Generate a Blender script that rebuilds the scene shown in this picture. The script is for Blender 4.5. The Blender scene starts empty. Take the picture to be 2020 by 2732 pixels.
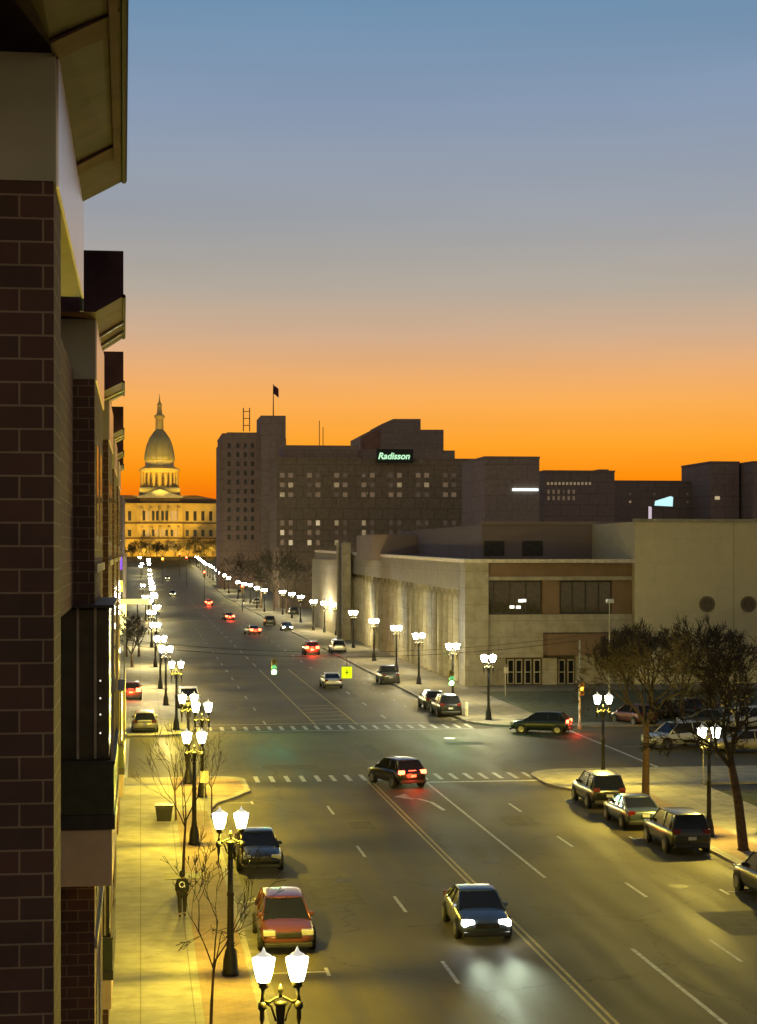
import bpy, bmesh, math, random
from mathutils import Vector, Matrix
random.seed(7)
PI = math.pi
SC = bpy.context.scene
COL = SC.collection
# ------------------------------------------------------------------ camera, sky, exposure
H = 13.0                                  # eye height above the street (m)
YAW = math.atan(635 / 4800)
cam_d = bpy.data.cameras.new('camera'); cam = bpy.data.objects.new('camera', cam_d); COL.objects.link(cam)
cam_d.sensor_width = 36; cam_d.sensor_fit = 'VERTICAL'; cam_d.sensor_height = 36
cam_d.lens = 4800 / 2732 * 36
cam_d.shift_y = 109 / 2732
cam_d.clip_start = 0.5; cam_d.clip_end = 20000
cam.location = (0, 0, H); cam.rotation_euler = (PI / 2, 0, -YAW)
SC.camera = cam
SC.view_settings.view_transform = 'Standard'; SC.view_settings.look = 'None'
SC.view_settings.exposure = 0; SC.view_settings.gamma = 1; SC.view_settings.use_curve_mapping = False
SC.cycles.use_denoising = True
SC.cycles.max_bounces = 5; SC.cycles.diffuse_bounces = 2; SC.cycles.glossy_bounces = 3
SC.cycles.transparent_max_bounces = 4; SC.cycles.sample_clamp_indirect = 3.0

def s2l(r, g, b):
    f = lambda c: (c / 255 / 12.92) if c / 255 < .04045 else ((c / 255 + .055) / 1.055) ** 2.4
    return (f(r), f(g), f(b), 1)

W = bpy.data.worlds.new("World"); SC.world = W; W.use_nodes = True
nt = W.node_tree; nd = nt.nodes; lk = nt.links; nd.clear()
wo = nd.new('ShaderNodeOutputWorld'); bg = nd.new('ShaderNodeBackground')
tc = nd.new('ShaderNodeTexCoord'); sep = nd.new('ShaderNodeSeparateXYZ')
lk.new(tc.outputs['Generated'], sep.inputs[0])
def ramp(stops, nodes=nd):
    r = nodes.new('ShaderNodeValToRGB'); e = r.color_ramp.elements
    while len(e) > 1: e.remove(e[-1])
    e[0].position = stops[0][0]; e[0].color = stops[0][1]
    for p, c in stops[1:]:
        n = e.new(p); n.color = c
    return r
def mr(src, a, b, c, d, nodes=nd, links=lk):
    m = nodes.new('ShaderNodeMapRange'); m.inputs[1].default_value = a; m.inputs[2].default_value = b
    m.inputs[3].default_value = c; m.inputs[4].default_value = d
    links.new(src, m.inputs[0]); return m
zz = mr(sep.outputs['Z'], 0, .5, 0, 1)
west = ramp([(0, s2l(225, 80, 18)), (.05, s2l(243, 104, 10)), (.085, s2l(254, 144, 12)), (.12, s2l(255, 163, 42)), (.16, s2l(249, 171, 78)),
             (.20, s2l(233, 172, 112)), (.24, s2l(208, 172, 140)), (.29, s2l(180, 169, 155)), (.37, s2l(157, 161, 168)),
             (.48, s2l(138, 155, 180)), (.59, s2l(110, 145, 176)), (1, s2l(66, 98, 138))])
east = ramp([(0, s2l(176, 150, 112)), (.2, s2l(150, 136, 116)), (1, s2l(104, 108, 112))])
lk.new(zz.outputs[0], west.inputs[0]); lk.new(zz.outputs[0], east.inputs[0])
az = mr(sep.outputs['Y'], -.1, .8, 0, 1); az.interpolation_type = 'SMOOTHSTEP'
# faint uneven veils in the dusk air
nz = nd.new('ShaderNodeTexNoise'); nz.inputs['Scale'].default_value = 2.2; nz.inputs['Detail'].default_value = 3
mp = nd.new('ShaderNodeMapping'); mp.inputs['Scale'].default_value = (1, 1, 9)
lk.new(tc.outputs['Generated'], mp.inputs[0]); lk.new(mp.outputs[0], nz.inputs['Vector'])
vz = mr(nz.outputs[0], .3, .7, .945, 1.06)
mx = nd.new('ShaderNodeMix'); mx.data_type = 'RGBA'
lk.new(az.outputs[0], mx.inputs[0]); lk.new(east.outputs[0], mx.inputs[6]); lk.new(west.outputs[0], mx.inputs[7])
sc_ = nd.new('ShaderNodeVectorMath'); sc_.operation = 'SCALE'
lk.new(mx.outputs[2], sc_.inputs[0]); lk.new(vz.outputs[0], sc_.inputs['Scale'])
lk.new(sc_.outputs[0], bg.inputs[0]); bg.inputs[1].default_value = 1.0
lk.new(bg.outputs[0], wo.inputs[0])

# ------------------------------------------------------------------ pixel helpers (coordinates of the 1652-wide view)
K = 2020 / 1652
sa, ca = math.sin(YAW), math.cos(YAW)
def ray(x, y):
    u = (x * K - 1010) / 4800; v = (1475 - y * K) / 4800
    return (sa + u * ca, ca - u * sa, v)
def G(x, y, z=0.0):                       # point at height z under pixel
    r = ray(x, y); t = (z - H) / r[2]
    return (r[0] * t, r[1] * t)
def PX(x, Y):
    r = ray(x, 0); return r[0] / r[1] * Y
def PZ(y, x, Y):
    r = ray(x, y); return H + r[2] / r[1] * Y

# ------------------------------------------------------------------ ground profile: level street, then the rise to the capitol
PROF = [(-60, 0), (520, 0), (608, 1.4), (671, 2.7), (758, 3.9), (867, 6.2), (900, 11.2), (1100, 12), (1500, 12), (7000, 12)]
def gz(Y):
    for (a, za), (b, zb) in zip(PROF, PROF[1:]):
        if Y <= b: return za + (zb - za) * max(0, (Y - a)) / (b - a)
    return PROF[-1][1]

# ------------------------------------------------------------------ materials
MATS = {}
def mat(name, col, rough=.8, metal=0., var=.25, scale=3., bump=0., emit=None, estr=0., col2=None, coat=0., spec=None):
    if name in MATS: return MATS[name]
    m = bpy.data.materials.new(name); m.use_nodes = True; MATS[name] = m
    n = m.node_tree.nodes; l = m.node_tree.links
    b = n['Principled BSDF']; b.inputs['Roughness'].default_value = rough; b.inputs['Metallic'].default_value = metal
    if coat: b.inputs['Coat Weight'].default_value = coat; b.inputs['Coat Roughness'].default_value = .12
    if spec is not None: b.inputs['Specular IOR Level'].default_value = spec
    c = tuple(col[:3])
    t = n.new('ShaderNodeTexCoord'); no = n.new('ShaderNodeTexNoise'); no.inputs['Scale'].default_value = scale
    no.inputs['Detail'].default_value = 5
    l.new(t.outputs['Object'], no.inputs['Vector'])
    d = tuple(col2[:3]) if col2 else tuple(x * (1 - var) for x in c); u = tuple(min(1, x * (1 + var)) for x in c)
    r = ramp([(.32, (*d, 1)), (.68, (*(c if col2 else u), 1))], n)
    l.new(no.outputs[0], r.inputs[0]); l.new(r.outputs[0], b.inputs['Base Color'])
    if bump:
        bp = n.new('ShaderNodeBump'); bp.inputs['Strength'].default_value = bump; bp.inputs['Distance'].default_value = .02
        n2 = n.new('ShaderNodeTexNoise'); n2.inputs['Scale'].default_value = scale * 12; l.new(t.outputs['Object'], n2.inputs['Vector'])
        l.new(n2.outputs[0], bp.inputs['Height']); l.new(bp.outputs[0], b.inputs['Normal'])
    if emit:
        b.inputs['Emission Color'].default_value = (*emit[:3], 1); b.inputs['Emission Strength'].default_value = estr
        if estr < 1.2 or name.startswith('win'): m.cycles.emission_sampling = 'NONE'
    return m
def brickmat(name, c1, c2, mortar, bw, bh, ms=.012, axes='XZ', rough=.9, bump=.4, stain=.35):
    if name in MATS: return MATS[name]
    m = bpy.data.materials.new(name); m.use_nodes = True; MATS[name] = m
    n = m.node_tree.nodes; l = m.node_tree.links; b = n['Principled BSDF']; b.inputs['Roughness'].default_value = rough
    t = n.new('ShaderNodeTexCoord'); s = n.new('ShaderNodeSeparateXYZ'); l.new(t.outputs['Object'], s.inputs[0])
    cb = n.new('ShaderNodeCombineXYZ')
    if axes == 'XZ':
        a = n.new('ShaderNodeMath'); a.operation = 'ADD'; l.new(s.outputs[0], a.inputs[0]); l.new(s.outputs[1], a.inputs[1])
        l.new(a.outputs[0], cb.inputs[0]); l.new(s.outputs[2], cb.inputs[1])
    else:
        l.new(s.outputs[0], cb.inputs[0]); l.new(s.outputs[1], cb.inputs[1])
    br = n.new('ShaderNodeTexBrick'); br.inputs['Scale'].default_value = 1; br.inputs['Brick Width'].default_value = bw
    br.inputs['Row Height'].default_value = bh; br.inputs['Mortar Size'].default_value = ms; br.inputs['Mortar Smooth'].default_value = .3
    br.inputs['Bias'].default_value = 0
    if axes != 'XZ': br.offset = 0.0
    br.inputs['Color1'].default_value = (*c1[:3], 1); br.inputs['Color2'].default_value = (*c2[:3], 1); br.inputs['Mortar'].default_value = (*mortar[:3], 1)
    l.new(cb.outputs[0], br.inputs['Vector'])
    no = n.new('ShaderNodeTexNoise'); no.inputs['Scale'].default_value = .9; no.inputs['Detail'].default_value = 8; no.inputs['Roughness'].default_value = .65
    l.new(t.outputs['Object'], no.inputs['Vector'])
    r = mr(no.outputs[0], .3, .7, 1 - stain, 1 + stain, n, l)
    v = n.new('ShaderNodeVectorMath'); v.operation = 'SCALE'; l.new(br.outputs[0], v.inputs[0]); l.new(r.outputs[0], v.inputs['Scale'])
    l.new(v.outputs[0], b.inputs['Base Color'])
    bp = n.new('ShaderNodeBump'); bp.inputs['Strength'].default_value = bump; bp.inputs['Distance'].default_value = .01; bp.invert = True
    l.new(br.outputs['Fac'], bp.inputs['Height']); l.new(bp.outputs[0], b.inputs['Normal'])
    return m

def asphalt():
    m = bpy.data.materials.new('asphalt'); m.use_nodes = True
    n = m.node_tree.nodes; l = m.node_tree.links; b = n['Principled BSDF']
    t = n.new('ShaderNodeTexCoord')
    def noise(scale, det, vec=None, rough=.6):
        o = n.new('ShaderNodeTexNoise'); o.inputs['Scale'].default_value = scale; o.inputs['Detail'].default_value = det
        o.inputs['Roughness'].default_value = rough; l.new(vec or t.outputs['Object'], o.inputs['Vector']); return o
    mpp = n.new('ShaderNodeMapping'); mpp.inputs['Scale'].default_value = (1, .07, 1); l.new(t.outputs['Object'], mpp.inputs[0])
    a = noise(.12, 6); c = noise(.9, 6, mpp.outputs[0]); f = noise(40, 3)
    vo = n.new('ShaderNodeTexVoronoi'); vo.feature = 'DISTANCE_TO_EDGE'; vo.inputs['Scale'].default_value = .11
    wn = noise(.7, 5); ad = n.new('ShaderNodeVectorMath'); ad.operation = 'MULTIPLY_ADD'
    ad.inputs[1].default_value = (2.2, 2.2, 0); l.new(wn.outputs['Color'], ad.inputs[0]); l.new(t.outputs['Object'], ad.inputs[2])
    l.new(ad.outputs[0], vo.inputs['Vector'])
    crack = mr(vo.outputs['Distance'], 0, .006, .45, 1, n, l)
    s1 = mr(a.outputs[0], .3, .7, .74, 1.3, n, l); s2 = mr(c.outputs[0], .3, .7, .66, 1.3, n, l); s3 = mr(f.outputs[0], .25, .75, .7, 1.3, n, l)
    def mul(x, y):
        q = n.new('ShaderNodeMath'); q.operation = 'MULTIPLY'; l.new(x, q.inputs[0]); l.new(y, q.inputs[1]); return q.outputs[0]
    k = mul(mul(s1.outputs[0], s2.outputs[0]), mul(s3.outputs[0], crack.outputs[0]))
    v = n.new('ShaderNodeVectorMath'); v.operation = 'SCALE'; v.inputs[0].default_value = (.102, .086, .044); l.new(k, v.inputs['Scale'])
    l.new(v.outputs[0], b.inputs['Base Color'])
    b.inputs['Specular IOR Level'].default_value = .16; rg = mr(c.outputs[0], .3, .7, .55, .75, n, l); l.new(rg.outputs[0], b.inputs['Roughness'])
    bp = n.new('ShaderNodeBump'); bp.inputs['Strength'].default_value = .35; bp.inputs['Distance'].default_value = .01
    l.new(f.outputs[0], bp.inputs['Height']); l.new(bp.outputs[0], b.inputs['Normal'])
    return m
M_ASPH = asphalt(); MATS['asphalt'] = M_ASPH
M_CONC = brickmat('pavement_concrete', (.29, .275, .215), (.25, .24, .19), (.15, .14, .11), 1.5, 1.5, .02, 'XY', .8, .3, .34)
M_PAVER = brickmat('brick_pavers', (.30, .20, .12), (.25, .17, .11), (.20, .17, .13), .22, .11, .008, 'XY', .85, .3, .3)
M_KERB = mat('kerb_concrete', (.30, .28, .24), .8, var=.2, scale=1.5, bump=.2)
M_WHITE = mat('road_paint_white', (.62, .60, .54), .6, scale=4, col2=(.26, .25, .22))
M_YEL = mat('road_paint_yellow', (.50, .36, .07), .6, scale=4, col2=(.26, .20, .07))
M_IRON = mat('dark_cast_iron', (.036, .033, .024), .42, .5, .3, 20, .2)
M_GLOBE = mat('lamp_glass_lit', (.9, .9, .85), .3, emit=(1, .97, .80), estr=16); M_GLOBE.cycles.emission_sampling = 'NONE'
M_GLOBE_C = mat('lamp_glass_lit_cool', (.9, .9, .9), .3, emit=(.93, 1, 1), estr=120); M_GLOBE_C.cycles.emission_sampling = 'NONE'
M_GLASS = mat('dark_glass', (.012, .013, .014), .10, 0, .1, 1, spec=.35)
M_RUBBER = mat('tyre_rubber', (.015, .015, .015), .8, bump=.2, scale=8)
M_RIM = mat('alloy_rim', (.35, .35, .34), .3, .9)
M_PLASTIC = mat('black_plastic', (.02, .02, .02), .5)
M_HEAD = mat('headlight_lens', (.6, .6, .58), .15, .3)
M_HEAD_ON = mat('headlight_lit', (.9, .9, .9), .2, emit=(1, 1, .93), estr=45)
M_HEAD_WARM = mat('headlight_lit_warm', (.9, .9, .8), .2, emit=(1, .86, .5), estr=5)
M_TAIL = mat('tail_lens', (.13, .012, .01), .2, spec=.6)
M_TAIL_ON = mat('tail_lit', (.8, .05, .03), .3, emit=(1, .09, .035), estr=14)
M_PLATE = mat('number_plate', (.5, .5, .5), .5)

# ------------------------------------------------------------------ mesh builder
class MB:
    def __init__(s): s.v = []; s.f = []; s.mi = []; s.cur = 0
    def add(s, vs, fs):
        o = len(s.v); s.v += [tuple(p) for p in vs]
        for f in fs: s.f.append(tuple(i + o for i in f)); s.mi.append(s.cur)
    def box(s, x0, x1, y0, y1, z0, z1, M=None):
        p = [(x, y, z) for z in (z0, z1) for y in (y0, y1) for x in (x0, x1)]
        if M: p = [M @ Vector(q) for q in p]
        s.add(p, [(0, 2, 3, 1), (4, 5, 7, 6), (0, 1, 5, 4), (2, 6, 7, 3), (0, 4, 6, 2), (1, 3, 7, 5)])
        return s
    def prism(s, poly, z0, z1):           # polygon in XY (ccw), extruded in z
        n = len(poly)
        s.add([(x, y, z0) for x, y in poly] + [(x, y, z1) for x, y in poly],
              [tuple(range(n))[::-1], tuple(range(n, 2 * n))] + [(i, (i + 1) % n, n + (i + 1) % n, n + i) for i in range(n)])
        return s
    def prismx(s, poly, y0, y1):          # polygon in XZ, extruded in y
        n = len(poly)
        s.add([(x, y0, z) for x, z in poly] + [(x, y1, z) for x, z in poly],
              [tuple(range(n)), tuple(range(n, 2 * n))[::-1]] + [(i, n + i, n + (i + 1) % n, (i + 1) % n) for i in range(n)])
        return s
    def prismy(s, poly, x0, x1):          # polygon in YZ, extruded in x
        n = len(poly)
        s.add([(x0, y, z) for y, z in poly] + [(x1, y, z) for y, z in poly],
              [tuple(range(n))[::-1], tuple(range(n, 2 * n))] + [(i, (i + 1) % n, n + (i + 1) % n, n + i) for i in range(n)])
        return s
    def tube(s, pts, rs, n=6, caps=True):
        pts = [Vector(p) for p in pts]
        if not isinstance(rs, (list, tuple)): rs = [rs] * len(pts)
        base = len(s.v); ref = Vector((0, 0, 1))
        for i, p in enumerate(pts):
            d = (pts[min(i + 1, len(pts) - 1)] - pts[max(i - 1, 0)]).normalized()
            r = ref if abs(d.z) < .95 else Vector((1, 0, 0))
            a = d.cross(r).normalized(); b = d.cross(a).normalized()
            for k in range(n):
                t = 2 * PI * k / n; s.v.append(tuple(p + (a * math.cos(t) + b * math.sin(t)) * rs[i]))
        for i in range(len(pts) - 1):
            for k in range(n):
                q = base + i * n; s.f.append((q + k, q + (k + 1) % n, q + n + (k + 1) % n, q + n + k)); s.mi.append(s.cur)
        if caps:
            s.f.append(tuple(base + k for k in range(n))[::-1]); s.mi.append(s.cur)
            q = base + (len(pts) - 1) * n; s.f.append(tuple(q + k for k in range(n))); s.mi.append(s.cur)
        return s
    def lathe(s, prof, c=(0, 0), n=12, ax='Z'):
        base = len(s.v)
        for r, h in prof:
            for k in range(n):
                t = 2 * PI * k / n
                if ax == 'Z': s.v.append((c[0] + r * math.cos(t), c[1] + r * math.sin(t), h))
                else: s.v.append((h, c[0] + r * math.cos(t), c[1] + r * math.sin(t)))
        for i in range(len(prof) - 1):
            for k in range(n):
                q = base + i * n; s.f.append((q + k, q + (k + 1) % n, q + n + (k + 1) % n, q + n + k)); s.mi.append(s.cur)
        s.f.append(tuple(base + k for k in range(n))[::-1]); s.mi.append(s.cur)
        q = base + (len(prof) - 1) * n; s.f.append(tuple(q + k for k in range(n))); s.mi.append(s.cur)
        return s
    def build(s, name, m, parent=None, loc=None, smooth=False, bevel=0, subsurf=0, **props):
        me = bpy.data.meshes.new(name); me.from_pydata(s.v, [], s.f)
        bm = bmesh.new(); bm.from_mesh(me); bmesh.ops.recalc_face_normals(bm, faces=bm.faces); bm.to_mesh(me); bm.free()
        for q in (m if isinstance(m, (list, tuple)) else [m]): me.materials.append(q)
        if isinstance(m, (list, tuple)):
            me.polygons.foreach_set('material_index', s.mi)
        if smooth: me.polygons.foreach_set('use_smooth', [True] * len(me.polygons))
        o = bpy.data.objects.new(name, me); COL.objects.link(o)
        if parent: o.parent = parent
        if loc: o.location = loc
        if bevel:
            b = o.modifiers.new('bevel', 'BEVEL'); b.width = bevel; b.segments = 2; b.limit_method = 'ANGLE'
        if subsurf:
            b = o.modifiers.new('sub', 'SUBSURF'); b.levels = subsurf; b.render_levels = subsurf
        for k, v in props.items(): o[k] = v
        return o
def tag(o, label=None, cat=None, group=None, kind=None):
    if label: o['label'] = label
    if cat: o['category'] = cat
    if group: o['group'] = group
    if kind: o['kind'] = kind
    return o
def empty(name, label, cat, loc=(0, 0, 0), rz=0, group=None):
    o = bpy.data.objects.new(name, None); COL.objects.link(o); o.location = loc; o.rotation_euler = (0, 0, rz)
    o.empty_display_size = .2
    return tag(o, label, cat, group)
def copy_tree(o, parent=None):
    c = o.copy(); COL.objects.link(c)
    if parent: c.parent = parent
    for ch in list(o.children): copy_tree(ch, c)
    return c

# ------------------------------------------------------------------ the setting: ground, roads, pavements
def strip(x0, x1, y0, y1, off, thick=None, nx=1):
    mb = MB(); ys = [y0] + [p[0] for p in PROF if y0 < p[0] < y1] + [y1]
    for a, b in zip(ys, ys[1:]):
        za, zb = gz(a) + off, gz(b) + off
        if thick is None:
            mb.add([(x0, a, za), (x1, a, za), (x1, b, zb), (x0, b, zb)], [(0, 1, 2, 3)])
        else:
            mb.add([(x0, a, za), (x1, a, za), (x1, b, zb), (x0, b, zb)] + [(x0, a, za - thick), (x1, a, za - thick), (x1, b, zb - thick), (x0, b, zb - thick)],
                   [(0, 1, 2, 3), (0, 4, 5, 1), (2, 6, 7, 3), (0, 3, 7, 4), (1, 5, 6, 2)])
    return mb
def struct(name, mb, m): return mb.build(name, m, kind='structure')
M_GROUND = mat('ground_soil', (.075, .066, .045), .95, var=.4, scale=.3, bump=.3)
g = strip(-3500, 3500, -60, 7000, -.03); struct('ground', g, M_GROUND)
XL, XR = 3.5, 24.5
struct('road', strip(XL, XR, 10, 890, 0), M_ASPH)
cr = MB(); cr.box(-60, XL - .001, 104, 128, -.02, -.002); cr.box(XR + .001, 110, 105, 131, -.02, -.002); struct('cross_road', cr, M_ASPH)

def inset(poly, d):
    n = len(poly); out = []
    for i in range(n):
        p0, p1, p2 = Vector(poly[i - 1]), Vector(poly[i]), Vector(poly[(i + 1) % n])
        e1 = (p1 - p0).normalized(); e2 = (p2 - p1).normalized()
        n1 = Vector((-e1.y, e1.x)); n2 = Vector((-e2.y, e2.x)); b = (n1 + n2); b.normalize()
        k = d / max(.3, b.dot(n1)); out.append(tuple(p1 + b * k))
    return out
def arc(cx, cy, r, a0, a1, n=7):
    return [(cx + r * math.cos(math.radians(a0 + (a1 - a0) * i / n)), cy + r * math.sin(math.radians(a0 + (a1 - a0) * i / n))) for i in range(n + 1)]
def pavement(poly, name='pavement', m=None):
    mb = MB(); mb.prism(poly, -.02, .13); struct('kerb', mb, M_KERB)
    mb = MB(); q = inset(poly, .17); mb.prism(q, .10, .137); struct(name, mb, m or M_CONC)
LN = [(-40, 15), (XL, 15), (XL, 90.5), (3.9, 93), (4.9, 95), (5.9, 97.6)] + arc(4.2, 102.3, 1.7, 0, 90, 6) + [(-40, 104)]
RN = [(XR, 15), (60, 15), (60, 20), (31, 20), (31, 97.6), (110, 97.6), (110, 105)] + [(26.0, 105)] + arc(25.3, 102.2, 2.8, 90, 180, 7) + [(22.5, 98.6), (23.0, 96.6), (24.0, 94.9), (XR, 92.5)]
LF = [(-40, 128)] + arc(1.0, 130.5, 2.5, -90, 0, 6) + [(XL, 515), (-40, 515)]
RF = arc(30.7, 137, 6.0, 180, 270, 8) + [(110, 131), (110, 515), (XR, 515)]
M_CONC2 = brickmat('dim_pavement', (.20, .175, .12), (.165, .15, .11), (.09, .08, .06), 1.5, 1.5, .02, 'XY', .9, .3, .3)  # darker copy of the concrete; dimmer far side put into the colour
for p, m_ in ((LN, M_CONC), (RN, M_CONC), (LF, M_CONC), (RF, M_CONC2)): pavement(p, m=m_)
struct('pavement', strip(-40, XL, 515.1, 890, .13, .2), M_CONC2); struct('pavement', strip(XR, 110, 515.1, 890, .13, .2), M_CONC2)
gs = MB()
for (x0_, x1_, a_, b_) in ((XL + .01, XL + .42, 20, 90), (XR - .42, XR - .01, 20, 92), (XL + .01, XL + .42, 131, 515), (XR - .42, XR - .01, 138, 515)):
    gs.add([(x0_, a_, .003), (x1_, a_, .003), (x1_, b_, .003), (x0_, b_, .003)], [(0, 1, 2, 3)])
struct('gutter_strip', gs, mat('gutter_concrete', (.19, .175, .13), .9, var=.35, scale=1.2, bump=.2))
pt = MB()
for (x0_, y0_, w_, h_) in ((6.4, 66, 1.9, 5.5), (17.4, 84, 1.6, 3.2), (19.9, 59, 2.2, 4), (7.3, 108, 3.4, 2.0), (14.2, 112, 1.3, 9), (9.9, 84, 1.1, 2.4), (20.6, 120, 2.6, 1.8), (6, 148, 2, 9), (18, 160, 1.6, 12)):
    pt.add([(x0_, y0_, .002), (x0_ + w_, y0_, .002), (x0_ + w_, y0_ + h_, .002), (x0_, y0_ + h_, .002)], [(0, 1, 2, 3)])
struct('road_patch', pt, mat('patched_asphalt', (.072, .064, .040), .85, var=.3, scale=2, bump=.3))
# brick paver strip along the near left kerb
pv = MB(); pv.box(1.75, 3.28, 20, 90, .12, .142); struct('paver_strip', pv, M_PAVER)
pv = MB(); pv.box(24.95, 26.9, 20, 94, .12, .142); struct('paver_strip', pv, M_PAVER)
pv = MB(); pv.prism([(1.75, 95.5), (4.7, 95.5), (5.6, 98.2), (5.6, 102), (4.2, 103.6), (1.75, 103.6)], .12, .142); struct('paver_strip', pv, M_PAVER)
# lawn and parking lot on the right
M_LAWN = mat('winter_lawn', (.055, .065, .028), .95, var=.5, scale=2, bump=.6)
lw = MB(); lw.box(31.2, 75, 133.5, 164, .1, .15); struct('lawn', lw, M_LAWN)
lot = MB(); lot.box(31.01, 110, 20, 97.59, -.02, .004); struct('parking_lot', lot, M_ASPH)
lw = MB(); lw.box(31.15, 33.6, 22, 94, .0, .06); struct('lawn', lw, M_LAWN)

# painted markings
def lines():
    w = MB(); y = MB(); Z = .004
    def ln(b, x, y0, y1, wd=.12): b.add([(x - wd / 2, y0, Z), (x + wd / 2, y0, Z), (x + wd / 2, y1, Z), (x - wd / 2, y1, Z)], [(0, 1, 2, 3)])
    for (px, py) in ((1130, 2121), (868, 1973), (781, 1858), (718, 1768)):
        c = G(px * 1.0 if px != 1130 else 984, py)[1]; ln(w, 9.52, c - 1.5, c + 1.5, .13)
    for k in range(1, 4): ln(w, 9.52, 55.5 - 12.2 * k - 1.5, 55.5 - 12.2 * k + 1.5, .13)
    for k in range(40): ln(w, 9.4, 136 + 12.2 * k, 139 + 12.2 * k, .13); ln(w, 19.1, 140 + 12.2 * k, 143 + 12.2 * k, .13)
    for (px, py) in ((1125, 1762), (1237, 1836), (1398, 1941)):
        c = G(px, py)[1]; ln(w, 18.95, c - 1.5, c + 1.5, .13)
    c = G(1625, 2075)[1]; ln(w, 18.95, c - 1.5, c + 1.8, .13); ln(w, 18.95, c - 13.5, c - 10.5, .13)
    ln(y, 12.80, 20, 101.5, .11); ln(y, 13.05, 20, 101.5, .11)
    ln(w, 16.05, 70.5, 100.6, .13); ln(w, 16.0, 20, 57.5, .15)
    ln(y, 13.1, 135, 200, .12); ln(y, 16.3, 135, 200, .12)
    for k in range(20): ln(w, 13.1, 206 + k * 14, 212 + k * 14, .12)
    for k in range(5):                                        # hatched median past the crossing
        yy = 139 + k * 3.2
        y.add([(13.2, yy, Z), (16.2, yy + .8, Z), (16.2, yy + 1.05, Z), (13.2, yy + .25, Z)], [(0, 1, 2, 3)])
    w.add([(16.1, 100.5, Z), (22.6, 100.5, Z), (22.6, 100.95, Z), (16.1, 100.95, Z)], [(0, 1, 2, 3)])
    for k in range(17):
        x = 6.6 + .88 * k
        ln(w, x, 101.9, 104.6, .26) if not (11.2 < x < 0) else None
    for k in range(17, 19): ln(w, 6.6 + .88 * k, 101.9, 104.6, .26)
    for k in range(24): ln(w, 4.2 + .88 * k, 131.8, 134.6, .28)
    w.add([(4, 136.2, Z), (24.5, 136.2, Z), (24.5, 136.4, Z), (4, 136.4, Z)], [(0, 1, 2, 3)])
    w.add([(4, 130.9, Z), (24.5, 130.9, Z), (24.5, 131.1, Z), (4, 131.1, Z)], [(0, 1, 2, 3)])
    # parking bay ticks
    for yb in (100.6 - 7, 79.6, 67, 55.5): w.add([(XL, yb, Z), (5.75, yb, Z), (5.75, yb + .12, Z), (XL, yb + .12, Z)], [(0, 1, 2, 3)]); ln(w, 5.75, yb - .5, yb + .6, .12)
    for yb in (92, 79.6, 66.6, 53.5): w.add([(XR - 2.3, yb, Z), (XR, yb, Z), (XR, yb + .12, Z), (XR - 2.3, yb + .12, Z)], [(0, 1, 2, 3)]); ln(w, XR - 2.3, yb - .5, yb + .6, .12)
    for k in range(14): ln(w, XR - 2.3, 150 + k * 7, 150.9 + k * 7, .12)
    # side-street markings, right leg
    w.add([(31.0, 106, Z), (31.2, 106, Z), (31.2, 130, Z), (31.0, 130, Z)], [(0, 1, 2, 3)])
    y.add([(32, 117.4, Z), (100, 117.4, Z), (100, 117.55, Z), (32, 117.55, Z)], [(0, 1, 2, 3)])
    w.add([(-1.0, 105, Z), (-.75, 105, Z), (-.75, 127, Z), (-1.0, 127, Z)], [(0, 1, 2, 3)])
    # left-turn arrow
    pts = [(15.2, 89.6), (15.05, 92.4), (14.6, 93.9), (13.9, 94.6)]
    for (a, b) in zip(pts, pts[1:]):
        d = (Vector(b) - Vector(a)).normalized(); nn = Vector((-d.y, d.x)) * .11
        w.add([(a[0] - nn.x, a[1] - nn.y, Z), (b[0] - nn.x, b[1] - nn.y, Z), (b[0] + nn.x, b[1] + nn.y, Z), (a[0] + nn.x, a[1] + nn.y, Z)], [(0, 1, 2, 3)])
    w.add([(13.4, 94.9, Z), (14.25, 93.6, Z), (14.15, 96.1, Z)], [(0, 1, 2)])
    struct('lane_marking', w, M_WHITE); struct('lane_marking', y, M_YEL)
lines()
mh = MB(); gx, gy = G(980, 1611); mh.lathe([(.42, .001), (.42, .006)], (gx, gy), 16)
tag(mh.build('manhole_cover', mat('worn_steel', (.35, .34, .32), .35, .7)), 'round steel manhole cover in the middle of the crossing', 'manhole cover')
for X_, Y_, lb in ((8.0, 71, 'dark manhole cover between the black sedan and the dashed line'), (14.6, 74.5, 'dark manhole cover in the centre turn lane'), (20.8, 68, 'dark manhole cover in the right lane near the parked cars')):
    mh = MB(); mh.lathe([(.40, .001), (.40, .006)], (X_, Y_), 16); tag(mh.build('manhole_cover', mat('dull_iron', (.05, .045, .035), .6, .4)), lb, 'manhole cover')

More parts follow.
